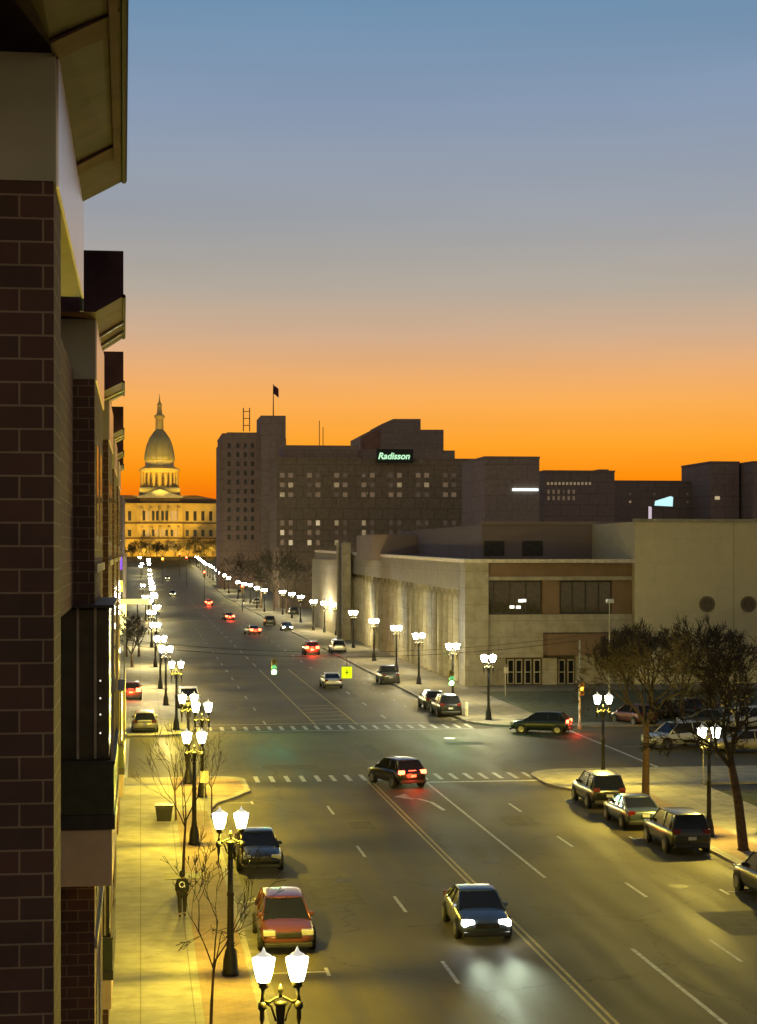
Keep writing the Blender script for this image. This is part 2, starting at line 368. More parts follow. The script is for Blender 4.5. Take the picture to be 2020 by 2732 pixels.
# ------------------------------------------------------------------ street lamps
WARM = (1.0, .74, .06); COOL = (.84, 1.0, .62)
def lamp_proto(globe):
    t = empty('street_lamp', 'x', 'street lamp')
    p = MB(); p.lathe([(.26, 0), (.26, .12), (.235, .16), (.22, .45), (.165, .75), (.12, .85), (.13, .92), (.11, 1.0), (.105, 1.05), (.095, 2.4), (.115, 2.44), (.115, 2.5), (.09, 2.55), (.08, 3.55)], n=12)
    p.build('post', M_IRON, t, smooth=True)
    b = MB(); b.lathe([(.055, 3.5), (.09, 3.58), (.07, 3.66), (.10, 3.98), (.15, 4.06), (.02, 4.12)], n=10)
    b.tube([(-.36, 0, 4.10), (-.22, 0, 4.07), (-.12, 0, 4.13), (0, 0, 4.19), (.12, 0, 4.13), (.22, 0, 4.07), (.36, 0, 4.10)], .028, 8)
    for s in (-1, 1):
        b.tube([(s * .30, 0, 4.07), (s * .18, 0, 3.98), (s * .09, 0, 3.7)], .024, 6)
        b.tube([(s * .36, 0, 4.04), (s * .345, 0, 4.2), (s * .33, 0, 4.36)], [.05, .035, .05], 8)
    b.build('crossarm', M_IRON, t, smooth=True)
    f = MB(); f.lathe([(.06, 4.17), (.025, 4.22), (.055, 4.29), (.035, 4.36), (.008, 4.42)], n=8); f.build('finial', M_IRON, t, smooth=True)
    for s in (-1, 1):
        d = MB(); d.lathe([(.03, 4.10), (.085, 4.05), (.085, 3.95), (.045, 3.9), (.05, 3.75), (.018, 3.62), (.03, 3.55), (.006, 3.42)], (s * .36, 0), 8); d.build('pendant', M_IRON, t, smooth=True)
        h = MB(); h.lathe([(.10, 4.36), (.10, 4.44), (.13, 4.48)], (s * .33, 0), 12)
        gw = 1.0 if globe is M_GLOBE else 1.3  # cool far globes widened to imitate their glow
        gl = MB(); gl.lathe([(.125 * gw, 4.481), (.165 * gw, 4.62), (.212 * gw, 4.85), (.225 * gw, 4.93), (.16, 4.955)], (s * .33, 0), 14)
        o = gl.build('lamp_globe', globe, t, smooth=False)
        h.build('globe_holder', M_IRON, o, smooth=True)
        c = MB(); c.lathe([(.16, 4.956), (.14, 5.0), (.05, 5.05), (.02, 5.12), (.004, 5.16)], (s * .33, 0), 10); c.build('globe_cap', mat('frosted_cap', (.5, .5, .45), .4, emit=(1, .95, .8), estr=.6), o, smooth=True)
    return t
lp_warm = lamp_proto(M_GLOBE); lp_cool = lamp_proto(M_GLOBE_C)
used = {'w': False, 'c': False}
def lamp_at(X, Y, z, kind, label, group, watt, lcol, rz=0):
    pr = lp_warm if kind == 'w' else lp_cool
    if not used[kind]: o = pr; used[kind] = True
    else: o = copy_tree(pr)
    o.location = (X, Y, z); o.rotation_euler = (0, 0, rz); o['label'] = label; o['category'] = 'street lamp'; o['group'] = group
    li = bpy.data.lights.new('lamp_light', 'POINT'); li.energy = watt; li.color = lcol; li.shadow_soft_size = .12
    lo = bpy.data.objects.new('lamp_light', li); COL.objects.link(lo); lo.parent = o; lo.location = (0, 0, 4.72)
    return o
GLL, GLR = 'street lamps along the left kerb', 'street lamps along the right kerb'
def headpos(px, py, zh=4.75):
    X, Y = G(px, py, zh + .13); return X, Y
LL = [((625, 2110), 'nearest twin-globe street lamp, cut off by the bottom of the view'),
      ((511, 1780), 'tall twin-globe street lamp beside the dark parked sedan'),
      ((424, 1608), 'twin-globe street lamp standing by the dark planter on the left pavement'),
      ((411, 1524), 'twin-globe street lamp on the rounded brick corner of the left pavement'),
      ((385, 1450), 'twin-globe street lamp next to the pale steel pole at the left far corner')]
for i, ((px, py), lb) in enumerate(LL):
    X, Y = headpos(px, py)
    if i == 1: X, Y = G(503, 2128, .13)
    if i == 0: X = 2.72
    lamp_at(X, Y, .13, 'w', lb, GLL, (1900, 2300, 2300, 2300, 2900)[i], WARM)
X, Y = headpos(428, 1541); lamp_at(X + .3, Y - .4, .13, 'w', 'lower twin-globe street lamp just right of the corner lamp, almost overlapping it', GLL, 400, WARM)
for (px, py) in ((362, 1418), (350, 1395), (339, 1365), (331, 1337), (326, 1312), (318, 1303), (312, 1278), (310, 1250), (307.5, 1231), (305, 1213)):
    Y = 4800 * 8.25 / ((py - 1206.3) * K) if py > 1240 else {1231: 690, 1213: 850}[int(py)]
    X = PX(px, Y)
    lamp_at(X, Y, gz(Y) + .13, 'c', 'small distant twin-globe lamp in the glowing row down the left kerb, beyond the junction', GLL, 2800 if Y < 300 else 1000, (1, .78, .25) if Y < 300 else COOL)
RL = [((1547, 1597), 'twin-globe street lamp between the right parked cars and the leaning bare tree', 'w'),
      ((1316, 1525), 'twin-globe street lamp above the rearmost parked car at the right near corner', 'w'),
      ((1066, 1436), 'twin-globe street lamp on the far right corner beside the pale bollard', 'c'),
      ((988, 1410), 'twin-globe street lamp right behind the hanging green signal on the right', 'c'),
      ((914, 1387), 'twin-globe street lamp before the nearest fluted bays of the long hall', 'c'),
      ((865, 1370), 'twin-globe street lamp above the parked pickup by the fluted hall', 'c'),
      ((816, 1355), 'twin-globe street lamp one to the right of the tall twin pylons', 'c'),
      ((771, 1337), 'twin-globe street lamp directly in front of the tall twin pylons', 'c')]
for i, ((px, py), lb, k) in enumerate(RL):
    X, Y = headpos(px, py)
    lamp_at(X, Y, .13, k, lb, GLR, (2000, 2100, 900, 380, 240, 190, 160, 140)[i], (1.0, .74, .14) if k == 'w' else COOL)
for (px, py, yy) in ((734, 1322, 0), (708, 1318, 0), (684, 1315, 0), (656, 1304, 0), (637, 1298, 0), (617, 1293, 0), (577, 1289, 0), (546, 1277, 0), (499, 1262, 551), (481, 1250, 608), (464.5, 1238.5, 671), (446, 1229, 758), (437, 1224, 815), (429, 1215, 867)):
    Y = yy or 4800 * 8.25 / ((py - 1206.3) * K)
    lamp_at(PX(px, Y), Y, gz(Y) + .13, 'c', 'small distant twin-globe lamp in the glowing row down the right kerb, past the pylons', GLR, 90 if Y < 340 else 800, COOL)

for Y in (272, 338, 356, 412, 432, 484, 512, 548, 590, 640, 735, 785, 820):
    lamp_at(2.35 + (Y - 250) * .0022, Y, gz(Y) + .13, 'c', 'small distant twin-globe lamp in the glowing row down the left kerb, beyond the junction', GLL, 350, COOL)
for Y in (418, 470, 500, 580, 638, 702, 730, 788, 842):
    lamp_at(26.8, Y, gz(Y) + .13, 'c', 'small distant twin-globe lamp in the glowing row down the right kerb, past the pylons', GLR, 350, COOL)
# ------------------------------------------------------------------ cars
def paint(name, c): return mat('paint_' + name, c, .28, .35, .05, 2, coat=.8)
def loft(mb, rows):
    base = len(mb.v); n = len(rows[0])
    for r in rows: mb.v += r
    for i in range(len(rows) - 1):
        for k in range(n - 1):
            q = base + i * n; mb.f.append((q + k, q + k + 1, q + n + k + 1, q + n + k)); mb.mi.append(0)
    for i in range(len(rows) - 1):
        q = base + i * n; mb.f.append((q + n - 1, q, q + n, q + 2 * n - 1)); mb.mi.append(0)
    mb.f.append(tuple(base + k for k in range(n))); mb.mi.append(0)
    q = base + (len(rows) - 1) * n; mb.f.append(tuple(q + k for k in range(n))[::-1]); mb.mi.append(0)
KINDS = {
 'sedan': dict(st=[(-2.36, .42, .72, .66), (-2.30, .28, .93, .80), (-2.0, .22, 1.00, .88), (-1.2, .20, 1.0, .91), (0, .19, .96, .92), (1.0, .19, .95, .92), (1.7, .21, .87, .90), (2.15, .23, .76, .84), (2.34, .28, .64, .72), (2.38, .40, .54, .64)],
               cab=(-1.80, -.80, .35, 1.22), zb=.93, zr=1.43, hw=.90, wy=1.42, wr=.33, hz=.66, tz=.84),
 'suv': dict(st=[(-2.34, .45, .85, .78), (-2.30, .30, 1.10, .86), (-2.0, .26, 1.12, .92), (-1.2, .24, 1.1, .94), (0, .24, 1.08, .95), (1.0, .24, 1.07, .95), (1.7, .26, 1.02, .93), (2.12, .28, .93, .88), (2.30, .32, .80, .78), (2.34, .45, .66, .70)],
             cab=(-2.22, -1.85, .30, 1.15), zb=1.05, zr=1.72, hw=.93, wy=1.42, wr=.37, hz=.82, tz=1.02),
 'hatch': dict(st=[(-2.1, .42, .80, .70), (-2.05, .30, 1.0, .82), (-1.8, .24, 1.03, .88), (-1.0, .22, 1.02, .90), (0, .22, 1.0, .91), (.9, .22, .99, .91), (1.6, .24, .92, .89), (2.0, .26, .80, .83), (2.14, .32, .68, .72), (2.18, .42, .56, .64)],
               cab=(-1.95, -1.45, .30, 1.2), zb=.98, zr=1.55, hw=.89, wy=1.32, wr=.34, hz=.7, tz=.93)}
KINDS['pickup'] = dict(KINDS['suv']); KINDS['pickup'].update(cab=(-.55, -.35, .45, 1.2), zr=1.78, bed=True)
def car(kind, pmat, X, Y, rz, label, z=0.0, head=0, tail=0, cat='car', group=None, detail=True):
    k = KINDS[kind]; t = empty('parked_car' if not (head or tail) else 'moving_car', label, cat, (X, Y, z), rz, group)
    b = MB(); rows = []
    for (y, zb, zt, hw) in k['st']:
        zm = zb + (zt - zb) * .62; half = [(-hw * .90, zb), (-hw * .985, zb + .13), (-hw * 1.0, zm - .05), (-hw * .985, zm + .04), (-hw * .93, zt - .05), (-hw * .80, zt), (-hw * .35, zt + .025)]
        rows.append([(x, y, q) for x, q in half] + [(-x, y, q) for x, q in reversed(half)])
    loft(b, rows); b.build('body', pmat, t, smooth=True, subsurf=1)
    y0, y1, y2, y3 = k['cab']; zb, zr, hw = k['zb'] - .04, k['zr'], k['hw']
    bw, rw = hw * .90, hw * .70
    g = MB()
    P = lambda x, y, q: (x, y, q)
    g.add([P(-bw, y0, zb), P(bw, y0, zb), P(bw, y3, zb), P(-bw, y3, zb), P(-rw, y1, zr - .05), P(rw, y1, zr - .05), P(rw, y2, zr - .05), P(-rw, y2, zr - .05)],
          [(0, 1, 5, 4), (1, 2, 6, 5), (2, 3, 7, 6), (3, 0, 4, 7), (4, 5, 6, 7)])
    g.build('window_glass', M_GLASS, t)
    r = MB(); rows = []
    L = y2 - y1
    for f, w, dz in ((-.04, .93, -.03), (0.06, 1.0, .01), (.35, 1.02, .035), (.65, 1.02, .035), (.93, 1.0, .015), (1.04, .93, -.03)):
        y = y1 + L * f; w *= rw
        rows.append([(-w, y, zr - .07), (-w * 1.03, y, zr - .03 + dz), (-w * .9, y, zr + dz - .005), (0, y, zr + dz + .012), (w * .9, y, zr + dz - .005), (w * 1.03, y, zr - .03 + dz), (w, y, zr - .07)])
    loft(r, rows); r.build('roof', pmat, t, smooth=True, subsurf=1)
    for s in (-1, 1):
        ym = (y1 + y2) / 2 - .05
        pls = [((s * bw, y0, zb), (s * rw, y1, zr - .04), .045), ((s * bw, y3, zb), (s * rw, y2, zr - .04), .038), ((s * bw * 1.003, ym, zb), (s * rw * 1.01, ym, zr - .04), .035)]
        if kind != 'pickup': pls.append(((s * bw * 1.003, y0 + (.55 if kind == 'sedan' else .45), zb), (s * rw * 1.01, y1 + .1, zr - .04), .045))
        for a_, b__, r_ in pls: q = MB(); q.tube([a_, b__], r_, 6); q.build('pillar', pmat, t, smooth=True)
        m = MB(); m.box(s * (bw + .03) - .11, s * (bw + .03) + .11, y3 - .42, y3 - .30, zb + .06, zb + .2); m.build('mirror', pmat, t, bevel=.03)
        hl = MB(); yf = k['st'][-3][0]; hl.box(s * .62 - .2, s * .62 + .2, yf - .1, yf + .17, k['hz'] - .09, k['hz'] + .09)
        hm = {0: M_HEAD, 1: M_HEAD_ON, 2: M_HEAD_WARM}[head]
        hl.build('headlight', hm, t, bevel=.03)
        tl = MB(); tb = -k['st'][1][0]; tg = .05 if tail and Y > 150 else 0; tl.box(s * .66 - .17 - tg, s * .66 + .17 + tg, -tb - .03 - tg, -tb + .12, k['tz'] - .11 - tg, k['tz'] + .1 + tg)  # far lit lenses enlarged to imitate red flare
        tl.build('tail_light', M_TAIL_ON if tail else M_TAIL, t, bevel=.02)
    if tail:
        li = bpy.data.lights.new('brake_glow', 'POINT'); li.energy = 80 * tail; li.color = (1, .06, .02); li.shadow_soft_size = .2
        lo = bpy.data.objects.new('brake_glow', li); COL.objects.link(lo); lo.parent = t; lo.location = (0, k['st'][0][0] - .45, .75)
        hb = MB(); hb.box(-.22, .22, y0 - .06, y0 + .06, zb - .02, zb + .07); hb.build('high_brake_light', M_TAIL_ON, t)
    if head == 2:
        li = bpy.data.lights.new('headlamp_glow', 'POINT'); li.energy = 260; li.color = (1, .85, .4); li.shadow_soft_size = .2
        lo = bpy.data.objects.new('headlamp_glow', li); COL.objects.link(lo); lo.parent = t; lo.location = (0, k['st'][-1][0] + 1.6, .7)
    fr = MB(); yf = k['st'][-1][0]; fr.box(-.42, .42, yf - .12, yf + .03, k['hz'] - .14, k['hz'] + .02); fr.build('grille', M_PLASTIC, t, bevel=.02)
    bu = MB(); bu.box(-.78, .78, yf - .12, yf + .045, .24, .40); bu.build('front_bumper', M_PLASTIC, t, bevel=.04)
    yb = k['st'][0][0]; bu = MB(); bu.box(-.78, .78, yb - .05, yb + .15, .30, .50); bu.build('rear_bumper', M_PLASTIC, t, bevel=.04)
    pl = MB(); pl.box(-.17, .17, yb - .06, yb - .02, .66, .8); pl.build('number_plate', M_PLATE, t)
    if k.get('bed'):
        bd = MB(); bd.box(-.72, .72, -2.15, -.65, 1.10, 1.15); bd.build('cargo_bed', M_PLASTIC, t)
    for s in (-1, 1):
        for yy in (-k['wy'], k['wy']):
            wx = s * (hw - .06); wr = k['wr']
            a = MB(); a.lathe([(wr + .06, s * (hw + .012) - .02), (wr + .06, s * (hw + .012))], (yy, wr + .02), 18, 'X'); a.build('wheel_arch', M_PLASTIC, t)
            w = MB(); prof = [(wr * .7, wx - .12), (wr * .96, wx - .115), (wr, wx - .08), (wr, wx + .09), (wr * .96, wx + .115), (wr * .7, wx + .12)]
            w.lathe(prof, (yy, wr), 18, 'X'); wo_ = w.build('wheel', M_RUBBER, t, smooth=False)
            rm = MB(); rm.lathe([(wr * .64, wx + s * .118), (wr * .62, wx + s * .132), (wr * .5, wx + s * .128)], (yy, wr), 14, 'X'); rm.build('rim', M_RIM, wo_)
    return t
P_SILVER = paint('silver', (.065, .085, .10)); P_BLACK = paint('black', (.012, .014, .013)); P_RED = paint('red', (.16, .050, .038))
P_GREY = paint('grey', (.035, .038, .033)); P_WHITE = paint('white', (.62, .62, .56)); P_DGREEN = paint('green', (.02, .032, .022)); P_BEIGE = paint('beige', (.42, .38, .24))
def on(px, py): return G(px, py)
PARKL = 'cars parked along the left kerb'; PARKR = 'cars parked along the right kerb'
c = car('sedan', P_SILVER, 11.5, 61.2, PI - .03, 'dark silver sedan driving towards us with both headlights blazing', head=1)
for s in (-1, 1):
    sp = bpy.data.lights.new('headlamp_beam', 'SPOT'); sp.energy = 1500; sp.spot_size = math.radians(28); sp.spot_blend = 1.0; sp.color = (.84, 1, .72); sp.shadow_soft_size = .30
    so = bpy.data.objects.new('headlamp_beam', sp); COL.objects.link(so); so.parent = c; so.location = (s * .64, 2.5, .72); so.rotation_euler = (math.radians(87.3), 0, s * .03)
car('sedan', P_BLACK, 4.85, 75.2, PI, 'black sedan parked at the left kerb behind the red car', group=PARKL)
car('hatch', P_RED, 4.75, 60.2, PI, 'red car parked at the left kerb beside the lamp post', group=PARKL)
car('suv', P_WHITE, *G(412, 1545), PI, 'pale parked car half hidden behind the corner lamps on the left', group=PARKL)
cx = lambda yb, x=23.35: x
car('suv', P_BLACK, 23.5, 90.9, 0, 'black SUV parked nearest the right corner, rearmost in its row', group=PARKR)
car('sedan', P_SILVER, 23.4, 84.0, 0, 'low dark silver sedan parked between two SUVs on the right', group=PARKR)
car('suv', P_GREY, 23.5, 77.2, 0, 'charcoal SUV parked under the bare trees, its rear facing us', group=PARKR)
car('suv', P_BLACK, 23.7, 65.4, 0, 'dark car at the right edge, mostly cut off by the frame', group=PARKR)
car('hatch', P_BLACK, *G(866, 1712), .30, 'dark SUV turning through the near crosswalk with red tail lights glowing', tail=1)
x, y = G(1184, 1600); car('hatch', P_DGREEN, x, y + .3, PI / 2 - .42, 'dark green sedan coming out of the side street from the right', tail=1)
car('suv', P_BLACK, *G(973, 1560), 0, 'black SUV parked at the far right corner beside the bollard', group=PARKR)
x, y = G(973, 1560); car('hatch', P_GREY, x - .1, y + 6.4, 0, 'grey hatchback parked just ahead of the black corner SUV', group=PARKR)
car('pickup', P_GREY, *G(846, 1491), 0, 'grey pickup parked under the lamps of the fluted hall', group=PARKR)
car('sedan', P_WHITE, *G(722, 1500), 0, 'white sedan driving away beside the hanging yellow-green sign', tail=0)
car('suv', P_RED, *G(678, 1428), 0, 'red SUV braking with bright tail lights in the right lane', tail=5)
car('suv', P_WHITE, *G(736, 1424), 0, 'white SUV parked at the right kerb beside the braking red one', group=PARKR)
car('sedan', P_BEIGE, *G(550, 1384), .2, 'pale sedan with warm lights in the middle of the far street', tail=1)
car('suv', P_GREY, *G(588, 1364), 0, 'grey SUV parked right of the pale sedan in the far street', group=PARKR)
car('sedan', P_BLACK, *G(625, 1376), PI, 'dark parked car with small bright headlights on the right of the far street', head=1, group=PARKR)
car('sedan', P_GREY, *G(497, 1353), .15, 'grey car showing orange tail lights in the far street', tail=6)
car('suv', P_RED, *G(455, 1322), 0, 'distant red SUV with two bright brake lights', tail=12)
car('sedan', P_GREY, 10.0, 683, PI, 'farthest oncoming car, two tiny headlights side by side', z=gz(683) , head=2)
car('suv', P_GREY, 9.4, 533, PI, 'oncoming car with warm headlights in front of the farthest one', z=gz(533), head=2)
car('sedan', P_GREY, *G(412, 1290), 0, 'dim grey car in the centre of the distant street', tail=1)
for i, (px, py) in enumerate(((524, 1297), (640, 1342), (560, 1318))):
    car(('sedan', 'suv', 'hatch')[i], (P_BLACK, P_GREY, P_WHITE)[i], *G(px, py), 0, ('black car parked under the glowing lamps by the far brick tower', 'grey SUV parked before the far end of the fluted hall', 'white hatchback parked between the black car and the grey SUV, far right kerb')[i], group=PARKR)
car('hatch', P_BEIGE, G(316, 1603)[0], G(316, 1603)[1] + 2, 0, 'beige car seen from behind across the side street on the left', z=0)
car('hatch', P_RED, *G(286, 1528), 0, 'small dark red car with one glowing light near the left wall', tail=1, z=.14)
# side street and lot on the right
LOT = 'cars standing in the lot behind the right trees'
x, y = G(1478, 1632); car('suv', P_WHITE, x, y + .3, PI / 2 + .35, 'large pale SUV behind the lamp and bare trees, nose to the left', group=LOT)
x, y = G(1384, 1580); car('hatch', P_RED, x, y, .3, 'small red car with a pale roof behind the bare tree trunk', group=LOT)
for i, (px, py, kd, pm, rz, lb) in enumerate(((1545, 1590, 'sedan', P_GREY, 1.3, 'grey sedan partly hidden by twigs left of the leaning tree'),
        (1600, 1585, 'sedan', P_WHITE, 1.2, 'white sedan parked directly behind the leaning tree trunk'), (1640, 1592, 'suv', P_WHITE, 1.8, 'white SUV at the far right edge behind the leaning tree'),
        (1632, 1640, 'sedan', P_BEIGE, 1.5, 'pale gold sedan low at the right edge below the white SUV'), (1455, 1570, 'hatch', P_BLACK, 1.6, 'dark hatchback behind the large pale SUV'),
        (1500, 1562, 'sedan', P_BLACK, 1.7, 'black sedan just visible through the twigs above the pale SUV'))):
    x, y = G(px, py); car(kd, pm, x, y, rz, lb, group=LOT)

# ------------------------------------------------------------------ apartment building on the left
BRK = brickmat('near_brick', (.105, .046, .030), (.075, .040, .026), (.26, .18, .11), .384, .192, .010, 'XZ', .85, .5, .3)
BRK2 = brickmat('far_brick', (.12, .055, .035), (.085, .045, .028), (.24, .17, .10), .384, .192, .010, 'XZ', .85, .5, .3)
M_STONE = mat('pale_stone_band', (.42, .38, .25), .7, var=.08, scale=2, bump=.1)
M_TRIM = mat('light_metal_trim', (.90, .82, .74), .28, 1, .06, 4)
M_SOFF = mat('copper_brown_soffit', (.060, .030, .036), .62, 0, .45, 1.2, spec=.02)
M_STREAK = mat('painted_streak', (.12, .062, .045), .7, 0, .3, 2, spec=.02)  # paler brown painted for the light streaks on the soffit
M_DARKM = mat('dark_green_metal', (.055, .068, .036), .4, .4, .2, 5)
M_FRAME = mat('dark_window_frame', (.05, .045, .035), .5, .3)
M_TAN = mat('tan_fascia', (.66, .50, .30), .7, var=.08, scale=3)
M_MULL = mat('pale_mullion', (.42, .36, .26), .5, .2)
apt = empty('apartment_building', 'dark brick apartment building with stone bands and metal eaves along the left edge', 'building', (-6, 15, 0))
def AP(mb, name, m, **k):
    o = mb.build(name, m, apt, **k); o.location = (6, -15, 0); return o
GZ0 = .13
walls = MB(); walls.box(-22, -1.17, 15.8, 98, H - .95, 16.2); AP(walls, 'wall', BRK2)
walls = MB(); walls.box(-22, -1.55, 15.8, 32.5, GZ0, H - .951); walls.box(-22, -1.17, 32.51, 98, GZ0, H - .951); AP(walls, 'wall', BRK2)
bays = [(15.0, 21.7, -.706), (32, 38.7, -.80), (49, 55.7, -.86), (66, 72.7, -.95), (83, 89.7, -1.0)]
for i, (y0, y1, xe) in enumerate(bays):
    b = MB(); b.box(-14 if i == 0 else -5, xe, y0, 16.3 if i == 0 else y1, GZ0, H + 3.05); AP(b, 'brick_pier', BRK if i == 0 else BRK2)
    b = MB(); b.box(-14 if i == 0 else -5, xe + .012, y0 - .012, y1 + .012, H + 3.051, H + 4.17); AP(b, 'stone_band', M_STONE)
    b = MB(); b.box(xe + .0125, xe + .035, y0 + .1, y1 + .0, H + 3.03, H + 4.19); AP(b, 'band_trim', M_TRIM)
    b = MB(); b.box(-14 if i == 0 else -5, xe - .02, y0 + .02, y1, H + 4.171, H + (6.0 if i == 0 else 4.9)); AP(b, 'upper_wall', M_SOFF)
# eaves: boxes whose soffit slopes up and outward
eav = [(13.0, 21.4, -.715, -.715), (31.0, 37, -.76, -.76), (46.5, 50.5, -1.0, -1.0), (64, 70, -1.15, -1.15), (78, 83, -1.3, -1.3), (90, 96, -1.4, -1.4)]
for i, (y0, y1, xi, xi2) in enumerate(eav):
    xo0, xo1 = -.0093 * y0, -.0093 * y1
    zt = H + (5.15 if i else 7.5)
    zo = H + 4.38; zi = H + 4.10
    e = MB()
    e.add([(-4, y0, zi), (xi, y0, zi), (xo0, y0, zo), (xo0, y0, zt), (-4, y0, zt), (-4, y1, zi), (xi2, y1, zi), (xo1, y1, zo), (xo1, y1, zt), (-4, y1, zt)],
          [(0, 1, 2, 3, 4), (9, 8, 7, 6, 5), (0, 5, 6, 1), (1, 6, 7, 2), (2, 7, 8, 3), (3, 8, 9, 4), (4, 9, 5, 0)])
    AP(e, 'roof_eave', M_SOFF)
    for f in ((.55, .8) if i else ()):
        tr = MB(); yy = y0 + (y1 - y0) * f; xx0 = xi + (xi2 - xi) * f; xx1 = xo0 + (xo1 - xo0) * f
        tr.tube([(xx0 - .3, yy, zi - .02), (xx0, yy, zi - .02), (xx1, yy, zo - .02)], .035, 6)
        AP(tr, 'eave_bracket', M_TRIM)
    gt = MB(); gt.tube([(xo0 + .005, y0, zo), (xo1 + .005, y1, zo)], .035, 6); AP(gt, 'gutter', mat('black_gutter', (.006, .006, .005), .7, spec=.05))
    if i == 0:
        for ya, wd, mm in ((14.6, .55, M_STREAK), (19.3, .5, M_STREAK)):  # strips standing for bright reflections across the first soffit
            fa, fb = (ya - y0) / (y1 - y0), (ya + wd - y0) / (y1 - y0); P_ = []
            for f in (fa, fb):
                yy = y0 + (y1 - y0) * f; xx0 = xi + (xi2 - xi) * f; xx1 = xo0 + (xo1 - xo0) * f
                P_ += [(xx0, yy, zi - .004), (xx1 - .03, yy, zo - .004), (xx0, yy, zi - .03), (xx1 - .03, yy, zo - .03)]
            bt = MB(); bt.add(P_, [(0, 1, 5, 4), (2, 6, 7, 3), (0, 2, 3, 1), (4, 5, 7, 6), (0, 4, 6, 2), (1, 3, 7, 5)]); AP(bt, 'soffit_streak', mm)
        bt = MB(); P_ = []  # edge strip imitating the warm light along the outer soffit
        for f in (0, .86):
            yy = y0 + (y1 - y0) * f; xx0 = xi + (xi2 - xi) * f; xx1 = xo0 + (xo1 - xo0) * f
            for k_ in (.80, .93): P_ += [(xx0 + (xx1 - xx0) * k_, yy, zi + (zo - zi) * k_ - .035), (xx0 + (xx1 - xx0) * k_, yy, zi + (zo - zi) * k_ - .045)]
        bt.add(P_, [(0, 2, 6, 4), (1, 5, 7, 3), (0, 1, 3, 2), (4, 6, 7, 5), (0, 4, 5, 1), (2, 3, 7, 6)]); AP(bt, 'soffit_streak', M_STREAK)
dp = MB(); dp.tube([(-.70, 21.9, H + 4.1), (-.70, 21.9, H + 2.9)], .022, 8); AP(dp, 'band_edge', M_DARKM)  # thin tube standing for the stone band's far edge
# recessed windows and stone string courses on the pier sides, floor by floor
for i, (y0, y1, xe) in list(enumerate(bays))[1:]:
    for fl in range(4):
        zc = H + 1.2 - 3.3 * fl
        for yy in (y0 + 1.1, y0 + 3.9):
            w = MB(); w.box(xe - .02, xe + .006, yy, yy + 1.6, zc - 1.0, zc + .9); wo2 = AP(w, 'window', M_FRAME)
            gq = MB(); gq.box(xe, xe + .010, yy + .12, yy + 1.48, zc - .88, zc + .78)
            gq.build('pane', M_GLASS, wo2)
        s = MB(); s.box(xe - .01, xe + .05, y0 + .02, y1 - .02, zc - 1.55, zc - 1.4); AP(s, 'string_course', M_STONE)
def balcony(Y0, Y1, X0, X1, zf, hf, zr, ztop, posts=True):
    b = MB(); b.box(X0, X1, Y0, Y1, zf, zf + hf); o = AP(b, 'balcony', M_TAN, bevel=.01)
    r = MB(); r.box(X0 - .1, X1 + .05, Y0 - .03, Y1, zf + hf + .01, zf + hf + .26); r.build('floor_edge', M_FRAME, o)
    r = MB(); r.box(X0 - .05, X1 + .03, Y0 - .02, Y0 + .02, zf + hf + .27, zr); r.box(X1 + .0, X1 + .03, Y0 + .021, Y1, zf + hf + .27, zr); r.build('parapet', M_DARKM, o)
    r = MB(); r.box(X0 - .05, X1 + .05, Y0 - .04, Y0 + .04, zr + .001, zr + .06); r.box(X1 - .02, X1 + .05, Y0 + .041, Y1, zr + .001, zr + .06); r.build('handrail', M_FRAME, o)
    for ya in (Y0 - .01, Y1 - .05):
        p = MB(); p.box(X1 - .02, X1 + .03, ya, ya + .05, zr + .061, ztop); p.build('corner_post', M_MULL, o)
    xm = X0 + (X1 - X0) * .35
    for xa, za in ((xm, zr + .061), (xm + .3, zr + .061), (X0 - .1, zf + .6)):
        d = MB(); d.box(xa, xa + .045, Y0 + .3, Y0 + .34, za, ztop); d.build('door_frame', M_MULL, o)
    gl = MB(); gl.box(X0 - .05, X1 - .06, Y0 + .36, Y1 - .1, zr - .9, ztop - .05); gl.build('glazing', mat('balcony_glass', (.07, .06, .035), .25, spec=.5), o)
    c_ = MB(); c_.box(X0 - .1, X1 + .03, Y0 - .05, Y1 + .02, ztop + .001, ztop + .05); c_.build('canopy_slab', M_FRAME, o)
    return o
balcony(31.4, 37, PX(120, 31.4) + .02, PX(245, 31.4), H - 5.75, .97, H - 3.65, H - .95)
balcony(48.6, 54, PX(180, 48.6), PX(243, 48.6), PZ(2204, 200, 48.6), .78, PZ(2052, 200, 48.6), PZ(1925, 200, 48.6))
balcony(65.5, 71, -1.3, -.62, 4.2, .8, 6.0, 8.0)
for z_ in (-3.1, -2.78, -2.5, -2.2):  # glowing dots for lights reflected in the bay glass
    sc2 = MB(); sc2.lathe([(.001, H + z_ - .02), (.019, H + z_), (.001, H + z_ + .02)], (PX(219, 31.3), 31.3), 8); AP(sc2, 'glass_glint', mat('reflected_dot', (1, 1, .9), .5, emit=(1, .95, .8), estr=1.1))

